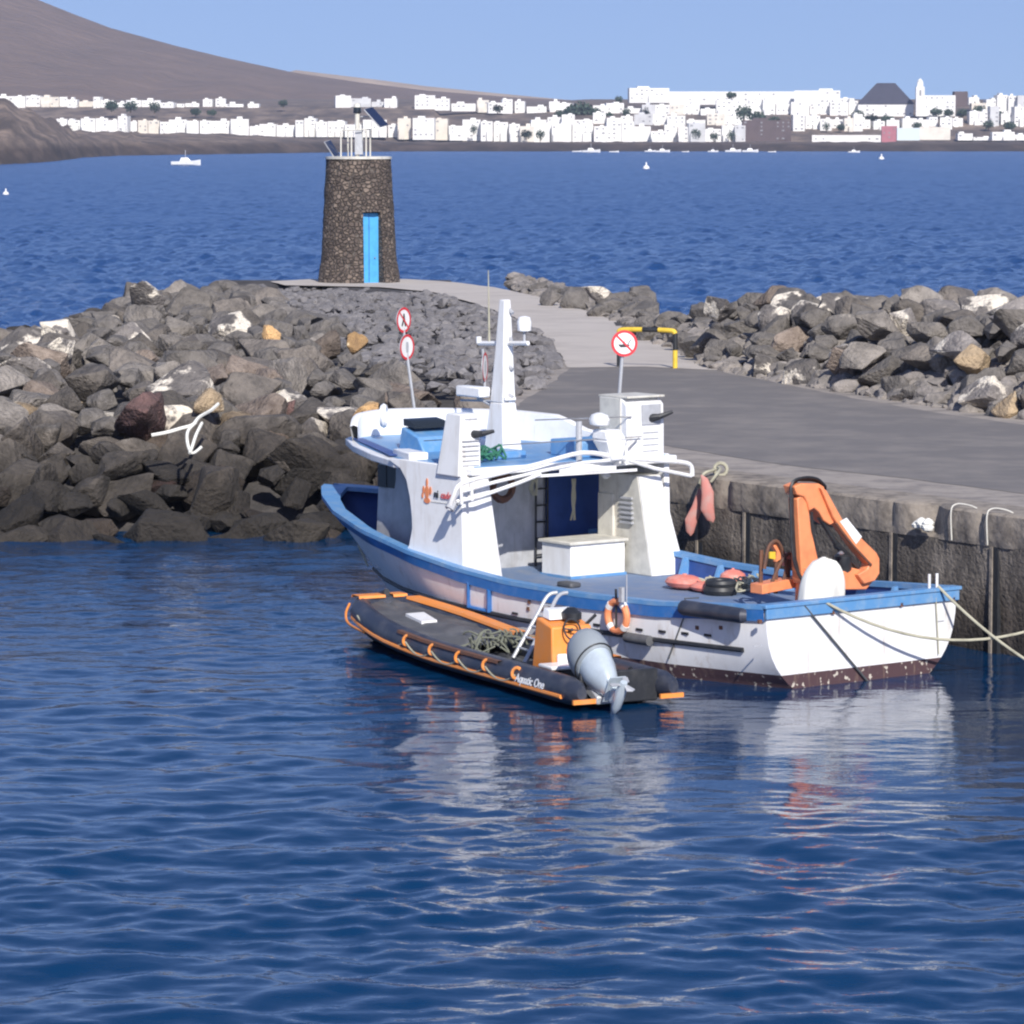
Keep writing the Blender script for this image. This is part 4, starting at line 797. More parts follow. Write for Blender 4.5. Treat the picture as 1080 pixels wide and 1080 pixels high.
# solid ground under the boulders
M['soil'] = massmat('dark_gravel_ground', (.07, .063, .06), (.03, .028, .027))
g = MB(); rows = []
for j in range(40):
    y = 80.5 + j * 2.3; rows.append([Vector((x, y, min(leftz(x, y) - .8, QZ - .05 if x > walk_left(y) - .6 else 9))) for x in [-34 + k * .9 for k in range(43)] ])
g.grid(rows); o = g.build('breakwater_ground', M['soil']); o['kind'] = 'structure'
g = MB(); rows = []
for j in range(34):
    y = 60 + j * 2.4; rows.append([Vector((x, y, (-1.5 if (Vector((x, y, 0)) - Vector((qa.x, qa.y, 0))).dot(qn) < 1.4 else QZ - .08) if y < right_base(x) else QZ - .25 + lerp([0, 3, 8, 13, 18, 26, 36, 45], [-.0, .35, 1.1, 1.4, 1.1, -.2, -2.5, -4], y - right_base(x)) * lerp([4.5, 6, 8.5, 12], [.2, .45, .9, 1.0], x))) for x in [3.5 + k * .9 for k in range(32)] if True])
g.grid(rows); o = g.build('rock_bank_ground', M['soil']); o['kind'] = 'structure'
g = MB(); rows = []
for j in range(30):
    y = 104 + j * 2.3; rows.append([Vector((x, y, (QZ - .04) if walk_left(y) - 2 < x < lerp([104, 110, 121, 127, 147, 160, 175], [5.9, 5.5, 4.9, 4.2, 1.6, -1, -3], y) else QZ - .35 if x <= walk_left(y) - 2 and y < 168 else (QZ - .6 if x < lerp([104, 127, 147, 160, 175], [9, 7, 5, 3, 0], y) else -1.5))) for x in [-14 + k * .8 for k in range(32)]])
g.grid(rows); o = g.build('mole_ground', M['soil']); o['kind'] = 'structure'
# white mooring rope lying on the rocks
q = MB(); d_ = 84.9
def rp2(px, py, d=84.6): return atd(px, py, d)
q.tube(catmull([rp2(160, 459, 83.9), rp2(176, 456, 83.9), rp2(190, 452, 84), rp2(203, 448, 84.2), rp2(210, 440, 84.6), rp2(222, 433, 85.5), rp2(230, 426, 86)], 5), .04, 6)
q.tube(catmull([rp2(206, 446, 84), rp2(198, 455, 83.6), rp2(198, 468, 83.3), rp2(203, 478, 83.1), rp2(213, 471, 83.1)], 5), .035, 6); q.tube(catmull([rp2(213, 446, 84), rp2(207, 458, 83.5), rp2(203, 470, 83.2), rp2(200, 478, 83)], 5), .035, 6)
tag(q.build('mooring_rope', M['cloth']), 'frayed white rope draped over the dark boulders of the left pile', 'rope')
# ================================================================== BEACON TOWER
m, n, l, b = nodes('rubble_masonry'); tc = n.new('ShaderNodeTexCoord'); mp = n.new('ShaderNodeMapping'); mp.inputs['Scale'].default_value = (1, 1, 1.25); l.new(tc.outputs['Object'], mp.inputs['Vector'])
vo = n.new('ShaderNodeTexVoronoi'); vo.inputs['Scale'].default_value = 4.8; l.new(mp.outputs['Vector'], vo.inputs['Vector']); ve = n.new('ShaderNodeTexVoronoi'); ve.feature = 'DISTANCE_TO_EDGE'; ve.inputs['Scale'].default_value = 4.8; l.new(mp.outputs['Vector'], ve.inputs['Vector'])
sx = n.new('ShaderNodeSeparateColor'); l.new(vo.outputs['Color'], sx.inputs[0]); rp = ramp(n, [(0, (.08, .062, .053)), (.5, (.125, .097, .082)), (.9, (.18, .14, .112)), (1, (.24, .19, .155))]); l.new(sx.outputs[0], rp.inputs['Fac'])
er = ramp(n, [(0, (.12, .11, .10)), (.07, (1, 1, 1))]); l.new(ve.outputs['Distance'], er.inputs['Fac']); mx = n.new('ShaderNodeMix'); mx.data_type = 'RGBA'; mx.inputs['A'].default_value = (.13, .115, .10, 1); l.new(er.outputs['Color'], mx.inputs['Factor']); l.new(rp.outputs['Color'], mx.inputs['B']); l.new(mx.outputs['Result'], b.inputs['Base Color']); b.inputs['Roughness'].default_value = .95
bp = n.new('ShaderNodeBump'); bp.inputs['Distance'].default_value = .12; bp.inputs['Strength'].default_value = 1; er2 = ramp(n, [(0, (0, 0, 0)), (.18, (1, 1, 1))]); l.new(ve.outputs['Distance'], er2.inputs['Fac']); l.new(er2.outputs['Color'], bp.inputs['Height']); l.new(bp.outputs['Normal'], b.inputs['Normal']); M['stone'] = m
tl, tr = atz(336, 299, QZ), atz(418, 299, QZ); tc_ = (tl + tr) / 2 + Vector((0, 1.7, 0)); sc_ = tc_.y / 4000
tw = empty('beacon_tower', (tc_.x, tc_.y, QZ), R(-90 + 25), 'round tapered stone beacon tower with a bright blue door at the end of the mole', 'lighthouse')   # local +x faces the door
RB, RT, TH_ = 1.72, 1.42, 5.40
def rad(z): return RB + (RT - RB) * min(1, z / TH_) + .10 * max(0, 1 - z / 1.0)
q = MB(); SEG = 64; rows = []; da = .26
zz = [i * TH_ / 24 for i in range(25)]; dh = 3.1
hw = .43                                  # door half width
for z in zz + [dh]: pass
zz = sorted(set([round(z, 3) for z in zz if abs(z - dh) > .1] + [dh]))
ang = [math.asin(hw / 1.6) + (2 * math.pi - 2 * math.asin(hw / 1.6)) * k / SEG for k in range(SEG + 1)]
def tv(a, z): r = rad(z) + .035 * fbm((math.cos(a) * 4, math.sin(a) * 4, z * 2.4)); return Vector((r * math.cos(a), r * math.sin(a), z))
q.grid([[tv(a, z) for a in ang] for z in zz])
q.grid([[tv(ang[0] * k / 4, z) for k in range(-4, 5)] for z in zz if z >= dh])
q.add([(1.1, hw, 0), (1.1, hw, dh), tv(ang[0], dh), tv(ang[0], 0)], [(0, 1, 2, 3)]); q.add([(1.1, -hw, 0), (1.1, -hw, dh), tv(-ang[0], dh), tv(-ang[0], 0)], [(0, 1, 2, 3)])
q.add([(1.1, hw, dh), (1.1, -hw, dh), tv(-ang[0], dh), tv(0, dh), tv(ang[0], dh)], [(0, 1, 2, 3, 4)])
q.build('wall', M['stone'], tw, ang=60)
q = MB(); q.lathe([(RT - .2, 0), (RT + .05, .02), (RT + .05, .12), (RT - .1, .14)], (0, 0, TH_ - .02), 40); q.build('top_slab', M['cream'], tw)
dr = MB().box(1.12, 1.19, -hw, hw, 0, dh - .05).build('door', M['door'], tw)
MB().box(1.19, 1.215, -.03, -.01, .05, dh - .1).build('door_seam', M['dblue'], dr); MB().tube([(1.2, .24, 1.1), (1.27, .24, 1.1)], .03, 6).build('handle', M['steel'], dr)
# roof equipment, placed in world metres from the tower axis
def te(x, y, z): v = Matrix.Rotation(-R(-65), 4, 'Z') @ Vector((x, y, 0)); return Vector((v.x, v.y, TH_ + .1 + z))
q = MB(); q.tube([te(-.05, 0, 0), te(-.05, 0, 1.95)], .11, 10); q.lathe([(.14, 0), (.17, .04), (.15, .3), (.10, .36), (.02, .4)], te(-.05, 0, 1.95), 12); q.build('beacon_light', M['cream'], tw)
MB().lathe([(.15, 0), (.18, .03), (.16, .26), (.02, .3)], te(-.05, 0, 1.9), 12).build('lantern', M['glass'], tw)
q = MB()
for x, y, h_ in [(-.75, -.5, 1.15), (-.48, .4, 1.15), (.35, -.4, 1.2), (.5, .4, 1.2), (-.28, -.7, 1.0), (.15, .5, 1.5)]: q.tube([te(x, y, 0), te(x, y, h_)], .035, 6)
q.tube([te(-.75, -.5, 1.15), te(.35, -.4, 1.2)], .025, 5); q.tube([te(-.48, .4, 1.15), te(.5, .4, 1.2)], .025, 5); q.tube([te(.35, -.4, 1.2), te(.5, .4, 1.2)], .025, 5)
q.build('roof_railing', M['cream'], tw)
MB().box(-.35, .25, -.3, .3, 0, .02).build('equipment_plate', M['grey'], tw)
q = MB(); q.hexa([te(-.15, -.2, .1), te(.2, -.2, .1), te(.2, .2, .1), te(-.15, .2, .1)], [te(-.15, -.2, 1.2), te(.15, -.2, 1.2), te(.15, .2, 1.2), te(-.15, .2, 1.2)]); q.build('battery_cabinet', M['grey'], tw)
def panel(c, ex, ey, name, backm):
    c = Vector(c); ex = Vector(ex); ey = Vector(ey); nn = ex.cross(ey).normalized() * .04
    o = MB().hexa([c - ex - ey, c + ex - ey, c + ex + ey, c - ex + ey], [c - ex - ey + nn, c + ex - ey + nn, c + ex + ey + nn, c - ex + ey + nn]).build(name, M['panel'], tw); 
    e = MB(); e.tube([c - ex - ey, c + ex - ey, c + ex + ey, c - ex + ey, c - ex - ey], .03, 5); e.build('panel_frame', M['alu'], o)
rr = lambda v: (te(*v) - te(0, 0, 0))
panel(te(.78, -.3, 1.72), rr((.34, .05, -.38)), rr((.16, .35, .05)), 'solar_panel', 0)
MB().tube([te(.1, 0, 1.75), te(.75, -.25, 1.75)], .03, 6).build('panel_arm', M['grey'], tw)
panel(te(-1.15, -.45, .35), rr((.20, .1, -.32)), rr((.10, .3, .04)), 'solar_panel', 0)
MB().box(-.1, .1, -.1, .1, 0, .3).build('junction_box', M['white'], tw)
# ================================================================== SIGNS and BARRIER
def disc_sign(nm, base, top, discs, yaw, label, cat, group=None, pr=.035):
    o = empty(nm, base, 0, label, cat, group); v = Vector(top) - Vector(base); MB().tube([(0, 0, -.3), v], pr, 8).build('pole', M['alu'], o)
    rot = Matrix.Rotation(yaw, 4, 'Z')
    for c, r, kind in discs:
        c = Vector(c) - Vector(base) + rot @ Vector((0, -.06, 0)); mt = Matrix.Translation(c) @ rot
        def cyl(r0, r1, y0, y1, name, mat, par):
            q = MB(); k = 28; vs = []
            for rr_, y in ((r0, y0), (r1, y1)): vs += [mt @ Vector((rr_ * math.cos(2 * math.pi * i / k), y, rr_ * math.sin(2 * math.pi * i / k))) for i in range(k)]
            q.add(vs, [tuple(range(k)), tuple(range(2 * k - 1, k - 1, -1))] + [(i, (i + 1) % k, k + (i + 1) % k, k + i) for i in range(k)]); return q.build(name, mat, par)
        d = cyl(r, r, 0, .02, 'disc', M['alu'], o); 
        rg = MB(); k = 32; vs = []
        for rr_, y in ((r, -.004), (r * .80, -.004)): vs += [mt @ Vector((rr_ * math.cos(2 * math.pi * i / k), y, rr_ * math.sin(2 * math.pi * i / k))) for i in range(k)]
        rg.add(vs, [(i, (i + 1) % k, k + (i + 1) % k, k + i) for i in range(k)]); rg.build('red_ring', M['red'], d)
        cyl(r * .80, r * .80, -.003, -.002, 'white_face', M['white'], d)
        def poly(pts, y, name, mat): q = MB(); q.prism([mt @ Vector((a * r, y, b_ * r)) for a, b_ in pts], mt.to_3x3() @ Vector((0, -.002, 0))); q.build(name, mat, d)
        if kind == 'boat':
            poly([(-.50, -.06), (.42, -.10), (.28, -.28), (-.30, -.30)], -.006, 'boat_symbol', M['black']); poly([(-.12, -.06), (.05, -.06), (.02, .16), (-.08, .16)], -.006, 'boat_symbol', M['black']); poly([(.22, -.08), (.28, -.08), (.52, .28), (.46, .30)], -.006, 'boat_symbol', M['black'])
            poly([(-.62, .52), (-.52, .62), (.62, -.52), (.52, -.62)], -.0095, 'red_bar', M['red'])
        elif kind == 'person':
            poly([(-.08, .5), (.08, .5), (.14, .1), (.3, -.5), (.14, -.5), (0, -.1), (-.2, -.5), (-.34, -.42), (-.12, .1)], -.006, 'figure_symbol', M['black']); poly([(-.62, .52), (-.52, .62), (.62, -.52), (.52, -.62)], -.0095, 'red_bar', M['red'])
        else: poly([(-.16, .4), (.12, .4), (.2, .1), (.16, -.4), (-.12, -.42), (-.2, -.1)], -.006, 'number_symbol', M['grey'])
    return o
sb = qp((atz(658, 486, QZ) - qa).dot(qd), .35, QZ); sd = sb.y
disc_sign('round_sign', sb, atd(658, 352, sd), [(atd(658, 362, sd), .26, 'boat')], R(8), 'round red-ringed prohibition sign with a boat symbol on a white pole above the quay', 'sign')
sd = 85.5; disc_sign('round_sign', atd(441, 446, sd), atd(423, 330, sd), [(atd(423.5, 337.5, sd), .29, 'person'), (atd(427, 366, sd), .29, 'number')], R(58), 'leaning post with two round red-ringed signs seen at an angle on the rocks', 'sign')
sd = 92; disc_sign('round_sign', atd(513, 425, sd), atd(509, 368, sd), [(atd(509, 387, sd), .36, 'blank')], R(80), 'narrow red sign seen almost edge-on just left of the white mast', 'sign')
ba = atz(653, 387, QZ); bb = atz(712, 388.5, QZ); br_ = empty('barrier', ba, 0, 'yellow and black steel hoop barrier standing across the walkway', 'barrier'); v = bb - ba
path = [Vector((0, 0, 0)), Vector((0, 0, .55)), Vector((0, 0, .95)), v * .04 + Vector((0, 0, 1.03)), v * .42 + Vector((0, 0, 1.05)), v * .42 + Vector((0, 0, 1.05)), v * .7 + Vector((0, 0, 1.05)), v * .95 + Vector((0, 0, 1.03)), v + Vector((0, 0, .95)), v + Vector((0, 0, .5)), v]
for i, (a, b_, mt) in enumerate([(path[0], path[1], 'black'), (path[1], path[2], 'yellow'), (path[8], path[9], 'black'), (path[9], path[10], 'yellow')]): MB().tube([a, b_], .07 if mt == 'yellow' else .068, 10).build('post', M[mt], br_)
MB().tube(catmull([path[2], path[3] , path[4]], 5), .068, 10).build('rail', M['yellow'], br_); MB().tube([path[4], path[6]], .07, 10).build('rail_band', M['black'], br_); MB().tube(catmull([path[6], path[7], path[8]], 5), .068, 10).build('rail', M['yellow'], br_)
# mooring lines from the stern, red fenders on the quay wall
def onw(o, label, cat, group=None): return tag(o, label, cat, group)
a = BF.w(.0, 0, 0); pA = BF.w(*BF.x(868, 634, -.03)); q = MB(); q.tube(sag(pA, atd(1105, 659, pA.y + 1.5), .42), .024, 7); onw(q.build('mooring_line', M['rope']), 'long pale mooring rope sagging across the white transom to the right', 'rope', 'mooring lines at the stern')
pA = BF.w(-.03, BF.x(988, 620, 0).y, 1.42); q = MB(); q.tube(sag(pA, atd(1110, 712, 60.5), .12), .024, 7); onw(q.build('mooring_line', M['rope']), 'rope running from the starboard stern post down to the right edge', 'rope', 'mooring lines at the stern')
pA = BF.w(*BF.x(846, 636, -.04)); pB = BF.w(*BF.x(918, 722, -.05)); q = MB(); q.tube([pA, pB], .018, 6); onw(q.build('mooring_line', M['drope']), 'thin dark line slanting down the transom into the water', 'rope', 'mooring lines at the stern')
pA = BF.w(*BF.x(987, 630, -.04)); pB = BF.w(*BF.x(990, 690, -.04)); q = MB(); q.tube([pA, pB], .012, 6); onw(q.build('mooring_line', M['rope']), 'short thin cord hanging straight down the right side of the transom', 'rope', 'mooring lines at the stern')
def wallp(px, py, s=-.2): f_ = ray(px, py); o_ = Vector((qa.x, qa.y, 0)) + qn * s; return CAM + f_ * (((o_ - CAM).dot(qn)) / f_.dot(qn))
for px, py, L_, w_, tilt, lab in [(733, 540, .46, .11, 10, 'long deflated red fender hanging on the quay wall, the lower of the pair'), (746, 526, .46, .12, -14, 'long deflated red fender hanging on the quay wall, the upper of the pair')]:
    q = MB(); q.lathe([(.02, -L_), (.6, -L_ * .85), (1, -L_ * .35), (.95, L_ * .2), (.5, L_ * .8), (.12, L_)], (0, 0, 0), 16, w_ * 1.1, w_ * .55)
    for v in q.v: v.x += .05 * math.sin(v.z * 7) + .02 * fbm(v * 6)
    o = q.build('hanging_fender', M['limp']); o.location = wallp(px, py, -.24); o.rotation_euler = (0, R(tilt), 0)
    tag(o, lab, 'fender', 'red fenders on the quay wall'); 
q = MB(); q.tube(catmull([wallp(736, 515), wallp(742, 500, -.15), wallp(752, 496, .1), wallp(758, 493, .5)], 4), .03, 6); q.tube(catmull([wallp(750, 508), wallp(756, 500, -.1), wallp(760, 494, .3)], 4), .03, 6); q.torus(wallp(760, 495, .3), .12, .035, (1, 0, 0), (0, 0, 1), 12, 6)
tag(q.build('fender_rope', M['rope']), 'pale rope knot on the quay edge above the red fenders', 'rope')
# ================================================================== SEA
m, n, l, b = nodes('sea_water'); tc = n.new('ShaderNodeTexCoord'); sp = n.new('ShaderNodeSeparateXYZ'); l.new(tc.outputs['Object'], sp.inputs[0])
b.inputs['IOR'].default_value = 1.36
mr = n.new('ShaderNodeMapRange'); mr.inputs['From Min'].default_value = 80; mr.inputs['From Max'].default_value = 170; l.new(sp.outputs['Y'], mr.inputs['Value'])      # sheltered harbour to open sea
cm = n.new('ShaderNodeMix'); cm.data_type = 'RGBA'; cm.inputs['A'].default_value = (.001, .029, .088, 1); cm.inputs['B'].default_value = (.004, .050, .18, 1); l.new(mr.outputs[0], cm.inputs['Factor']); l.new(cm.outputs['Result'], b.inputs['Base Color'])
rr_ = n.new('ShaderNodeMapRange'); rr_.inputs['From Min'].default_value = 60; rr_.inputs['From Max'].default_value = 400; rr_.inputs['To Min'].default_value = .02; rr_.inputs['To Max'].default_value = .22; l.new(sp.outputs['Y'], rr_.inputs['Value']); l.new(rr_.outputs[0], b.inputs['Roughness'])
def nz(scale, st, det, rot=0):
    mp = n.new('ShaderNodeMapping'); mp.inputs['Scale'].default_value = st; mp.inputs['Rotation'].default_value = (0, 0, rot); l.new(tc.outputs['Object'], mp.inputs['Vector'])
    t = n.new('ShaderNodeTexNoise'); t.inputs['Scale'].default_value = scale; t.inputs['Detail'].default_value = det; t.inputs['Roughness'].default_value = .6; l.new(mp.outputs['Vector'], t.inputs['Vector']); return t
a1 = nz(2.2, (1, 1.5, 1), 4, .3); bp1 = n.new('ShaderNodeBump'); bp1.inputs['Strength'].default_value = 1; l.new(a1.outputs['Fac'], bp1.inputs['Height'])
md = n.new('ShaderNodeMapRange'); md.inputs['From Min'].default_value = 60; md.inputs['From Max'].default_value = 150; md.inputs['To Min'].default_value = .010; md.inputs['To Max'].default_value = .16; l.new(sp.outputs['Y'], md.inputs['Value']); l.new(md.outputs[0], bp1.inputs['Distance'])
l.new(bp1.outputs['Normal'], b.inputs['Normal'])
M['water'] = m
WX0, WX1, WY0, WY1 = -23.0, 23.0, 26.0, 98.0
def wave(x, y):
    e = min(1, (x - WX0) / 2, (WX1 - x) / 2, (y - WY0) / 2, (WY1 - y) / 8)
    if e <= 0: return 0.0
    calm = 1.0 - .80 * max(0, min(1, (y - 45.5) / 6)) * (.35 + .65 * max(0, min(1, (x + 4) / 4)))
    h = .060 * noise.noise((x * .42 + y * .15, y * .60, 1.3)) + .050 * noise.noise((x * 1.0 - y * .35, y * 1.5, 4.1)) * (1 + .8 * noise.noise((x * .15, y * .12, 6))) + .024 * noise.noise((x * 2.6 + y * .5, y * 3.6, 8.2)) * (1 + noise.noise((x * .3, y * .2, 16))) + .008 * noise.noise((x * 5.5 - y, y * 7.5, 2.2))
    return e * calm * h * 1.25
q = MB(); nx_, ny_ = 420, 820
ysn = [WY0 + (WY1 - WY0) * (j / ny_) ** 1.25 for j in range(ny_ + 1)]
q.grid([[Vector((WX0 + (WX1 - WX0) * i / nx_, y, wave(WX0 + (WX1 - WX0) * i / nx_, y))) for i in range(nx_ + 1)] for y in ysn])
xw = lambda y: 23 + .145 * (y - 98)
ys_, y = [], 98.0
while y < 3180: ys_.append(y); y += min(7, .45 + (y - 98) * .005)
rows = []
for y in ys_:
    X = xw(y); A = .34 * min(1, (y - 98) / 50) * min(1, (3180 - y) / 40) * (1 + .35 * noise.noise((y * .013, 3, 0)))
    rows.append([Vector((-X + 2 * X * i / 240, y, A * min(1, i / 3, (240 - i) / 3) * (.35 * noise.noise((i * X / 120 * .35 + y * .05, y * .5, 9)) + .9 * noise.noise((i * X / 120 * 1.1, y * 1.5, 2))))) for i in range(241)])
q.grid(rows); YE = ys_[-1]; XE = xw(YE); B_ = 60000
q.add([(-B_, -2000, 0), (WX0, -2000, 0), (WX0, WY1, 0), (-XE, YE, 0), (-XE, B_, 0), (-B_, B_, 0)], [(0, 1, 2, 3, 4, 5)]); q.add([(B_, -2000, 0), (WX1, -2000, 0), (WX1, WY1, 0), (XE, YE, 0), (XE, B_, 0), (B_, B_, 0)], [(5, 4, 3, 2, 1, 0)])
q.add([(WX0, -2000, 0), (WX1, -2000, 0), (WX1, WY0, 0), (WX0, WY0, 0)], [(0, 1, 2, 3)]); q.add([(-XE, YE, 0), (XE, YE, 0), (XE, B_, 0), (-XE, B_, 0)], [(0, 1, 2, 3)])
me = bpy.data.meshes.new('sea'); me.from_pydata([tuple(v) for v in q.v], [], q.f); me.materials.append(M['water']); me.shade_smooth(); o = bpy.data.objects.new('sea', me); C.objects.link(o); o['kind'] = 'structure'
# ================================================================== FAR SHORE
K = lambda px, d: (px - 540) * d / 4000
Zf = lambda py, d: H + (146 - py) * d / 4000
def coast(px): return H * 4000 / (lerp([-200, 0, 30, 60, 90, 130, 200, 330, 420, 1080, 1400], [176, 173.5, 172, 170, 166, 164, 163, 161, 159.6, 159.6, 159.6], px) - 146)
def land(px, d):
    c = coast(px); s = d - c
    if s < 0: return -2 + s * .0
    z = min(5.5, s * .12) + 1.2 * fbm((px * .05, d * .01, 2), 3) + (3.5 * fbm((px * .06, d * .006, 8), 5) * min(1, s / 100) if px < 150 and d < 3200 else 0)
    if px < 80: z += max(0, 1 - abs(px - 10) / 75) * 14 * max(0, min(1, s / 120)) * max(0, 1 - abs(s - 350) / 500)
    if px < 430: z += 6 * max(0, min(1, (s - 20) / 300)) * min(1, (430 - px) / 200)
    base = lerp([0, 3230, 3300, 3420, 3560, 3900, 5000], [0, 0, 9, 26, 38, 46, 60], d)
    if px > 460: base *= lerp([460, 620, 1080, 1300], [.82, 1.0, 1.0, .95], px)
    return max(z, min(base, z + base)) if d > 3230 else z
m, n, l, b = nodes('dry_volcanic_land'); tc = n.new('ShaderNodeTexCoord'); n1 = n.new('ShaderNodeTexNoise'); n1.inputs['Scale'].default_value = .04; n1.inputs['Detail'].default_value = 10; n1.inputs['Roughness'].default_value = .7; mp = n.new('ShaderNodeMapping'); mp.inputs['Scale'].default_value = (1, .5, 3); l.new(tc.outputs['Object'], mp.inputs['Vector']); l.new(mp.outputs['Vector'], n1.inputs['Vector'])
rp = ramp(n, [(.36, (.085, .068, .060)), (.5, (.165, .125, .10)), (.64, (.30, .225, .17))]); l.new(n1.outputs['Fac'], rp.inputs['Fac'])
sp = n.new('ShaderNodeSeparateXYZ'); l.new(tc.outputs['Object'], sp.inputs[0]); zr = ramp(n, [(.0, (.34, .33, .36)), (.035, (.45, .43, .44)), (.06, (1, 1, 1))]); mr = n.new('ShaderNodeMapRange'); mr.inputs['From Max'].default_value = 120; l.new(sp.outputs['Z'], mr.inputs['Value']); l.new(mr.outputs[0], zr.inputs['Fac'])
mx = n.new('ShaderNodeMix'); mx.data_type = 'RGBA'; mx.blend_type = 'MULTIPLY'; mx.inputs['Factor'].default_value = 1; l.new(rp.outputs['Color'], mx.inputs['A']); l.new(zr.outputs['Color'], mx.inputs['B']); l.new(mx.outputs['Result'], b.inputs['Base Color']); b.inputs['Roughness'].default_value = 1; M['land'] = m
ds = [1150 + 45 * i for i in range(46)] + [3220 + 14 * i for i in range(34)] + [3710 + 120 * i for i in range(14)]
q = MB(); q.grid([[Vector((K(px, 3300) * (d / 3300 if True else 1), d, land(px, d) if coast(px) < d + 60 else -2)) for px in range(-160, 1260, 6)] for d in ds])
o = q.build('far_shore', M['land'], ang=180); o['kind'] = 'structure'
M['mount'] = massmat('red_brown_mountain', (.215, .145, .105), (.15, .105, .08), .3, .75)
for nn in M['mount'].node_tree.nodes:
    if nn.type == 'TEX_NOISE': nn.inputs['Scale'].default_value = .006 if nn.inputs['Scale'].default_value < 5 else .03
    if nn.type == 'BUMP': nn.inputs['Distance'].default_value = 12
sil = ([-700, -420, -200, -60, 0, 40, 80, 120, 190, 240, 310, 380, 450, 540, 600, 640, 900], [90, 20, -55, -30, -16, 0, 16, 31, 50, 62, 77, 87.5, 96, 103, 106, 109, 116])
def mheight(px, d): 
    top = Zf(lerp(*sil, px), 6500); t = max(0, min(1, (d - 3900) / 2600)) if d <= 6500 else max(0, 1 - (d - 6500) / 2000); s_ = t ** 1.35
    return 30 + (top - 30) * s_ + (12 * fbm((px * .02, d * .0015, 1)) * t * (1 - t) * 3)
q = MB(); q.grid([[Vector((K(px, 6500) * (.7 + .3 * d / 6500), d, mheight(px, d))) for px in range(-700, 900, 10)] for d in range(3900, 8501, 100)])
o = q.build('mountain', M['mount'], ang=180); o['kind'] = 'structure'
M['tanland'] = massmat('pale_tan_hill', (.55, .42, .30), (.4, .3, .22), .3, .8)
for nn in M['tanland'].node_tree.nodes:
    if nn.type == 'BUMP': nn.inputs['Distance'].default_value = 4
    if nn.type == 'TEX_NOISE': nn.inputs['Scale'].default_value = .01
s2 = ([300, 312, 345, 400, 450, 520, 600], [80, 75.5, 79.5, 86, 92.5, 99.5, 107])
q = MB(); q.grid([[Vector((K(px, 7600), d, (Zf(lerp(*s2, px), 7600) - 40) * max(0, 1 - abs(d - 7600) / 900) + 42)) for px in range(290, 620, 8)] for d in range(6700, 8501, 100)])
o = q.build('tan_ridge', M['tanland'], ang=180); o['kind'] = 'structure'
# town: each building its own thing, windows as parts
NB = [0]
ORD = lambda k: f"{k}{'th' if 10 <= k % 100 <= 20 else {1: 'st', 2: 'nd', 3: 'rd'}.get(k % 10, 'th')}"
def building(px0, px1, yt, yb, d, label, name='white_house', cat='house', mat='house', win=True, depth=14, group='white houses along the far shore', storeys=None, extra=True):
    x0, x1, z0, z1 = K(px0, d), K(px1, d), Zf(yb, d) - 2.5, Zf(yt, d); xc = (x0 + x1) / 2; w_ = (x1 - x0) / 2; h_ = z1 - z0
    q = MB(); yaw = random.uniform(-.12, .12)
    q.box(-w_, w_, 0, depth, 0, h_)
    if extra and w_ > 4:
        k = random.uniform(-.5, .5) * w_; q.box(k - w_ * .3, k + w_ * .3, 3, depth - 1, h_ - .05, h_ + random.uniform(.8, 2.2))
    if extra and random.random() < .5 and w_ > 3: s_ = random.choice((-1, 1)); q.box(s_ * w_ * .4 - w_ * .45, s_ * w_ * .4 + w_ * .45, -3.5, .05, 0, h_ * .5)
    mk = mat if mat != 'house' or random.random() > .16 else random.choice(['house2', 'house3', 'house4']); o = q.build(name, M[mk], None, smooth=False); o.location = (xc, d, z0); o.rotation_euler = (0, 0, yaw); tag(o, label, cat, group); NB[0] += 1
    if win:
        ns = storeys or max(1, int((h_ - 2.5) / 3.3)); nw = max(2, int(w_ * 2 / 4.2)); nw = min(nw, 9)
        for s_ in range(ns):
            for k in range(nw):
                if random.random() < .62: continue
                cx = -w_ + (k + .5) * 2 * w_ / nw; ww = random.choice([.6, .8, 1.1]); zc = 2.5 + (s_ + .5) * (h_ - 2.8) / ns; y_ = -.12 if True else 0
                MB().box(cx - ww, cx + ww, -3.62 if False else -.14, .0, zc - .6, zc + .6).build('window', M['window'], o, smooth=False)
    return o
random.seed(77)
# left upper row, left lower row
def row(name, px0, px1, yts, ybs, d, wmin, wmax, gap, hvar, side):
    px = px0; k = 1
    while px < px1:
        w_ = random.uniform(wmin, wmax); yb = lerp(*ybs, px); yt = lerp(*yts, px) + 1.6 + random.uniform(-hvar, hvar) * 1.2 + random.choice([0, 0, 0, 2, 3, 4, 5])
        dd = d + random.uniform(-12, 12)
        building(px, min(px + w_, px1 + 3), yt, yb, dd, f"pale flat-roofed house, {ORD(k)} from left in {name}"); px += w_ + (random.uniform(0, gap) if random.random() < .6 else 0); k += 1
row('the row under the mountain', 0, 275, ([0, 100, 140, 180, 275], [101, 101, 103, 104, 104]), ([0, 100, 275], [112, 113, 112]), 3560, 7, 20, 5, 1.6, 0)
row('the lower row on the left shore', 62, 420, ([62, 120, 240, 420], [123, 122.5, 125, 125]), ([62, 90, 240, 420], [133, 138, 141, 142]), 3290, 8, 20, 1.5, 1.4, 0)
row('the upper row behind the stone tower', 355, 420, ([355, 420], [101, 102]), ([355, 420], [112, 112]), 3560, 12, 22, 3, 1.2, 0)
row('the upper row right of the tower', 438, 520, ([438, 520], [101, 107]), ([438, 520], [113, 117]), 3540, 12, 26, 2, 1.5, 0)
row('the lower row right of the tower', 420, 560, ([420, 560], [124, 126]), ([420, 560], [144, 147]), 3270, 10, 24, 2, 2.2, 0)
row('the upper row left of the dark trees', 515, 600, ([515, 600], [104, 107]), ([515, 600], [117, 119]), 3520, 10, 22, 3, 1.2, 0)
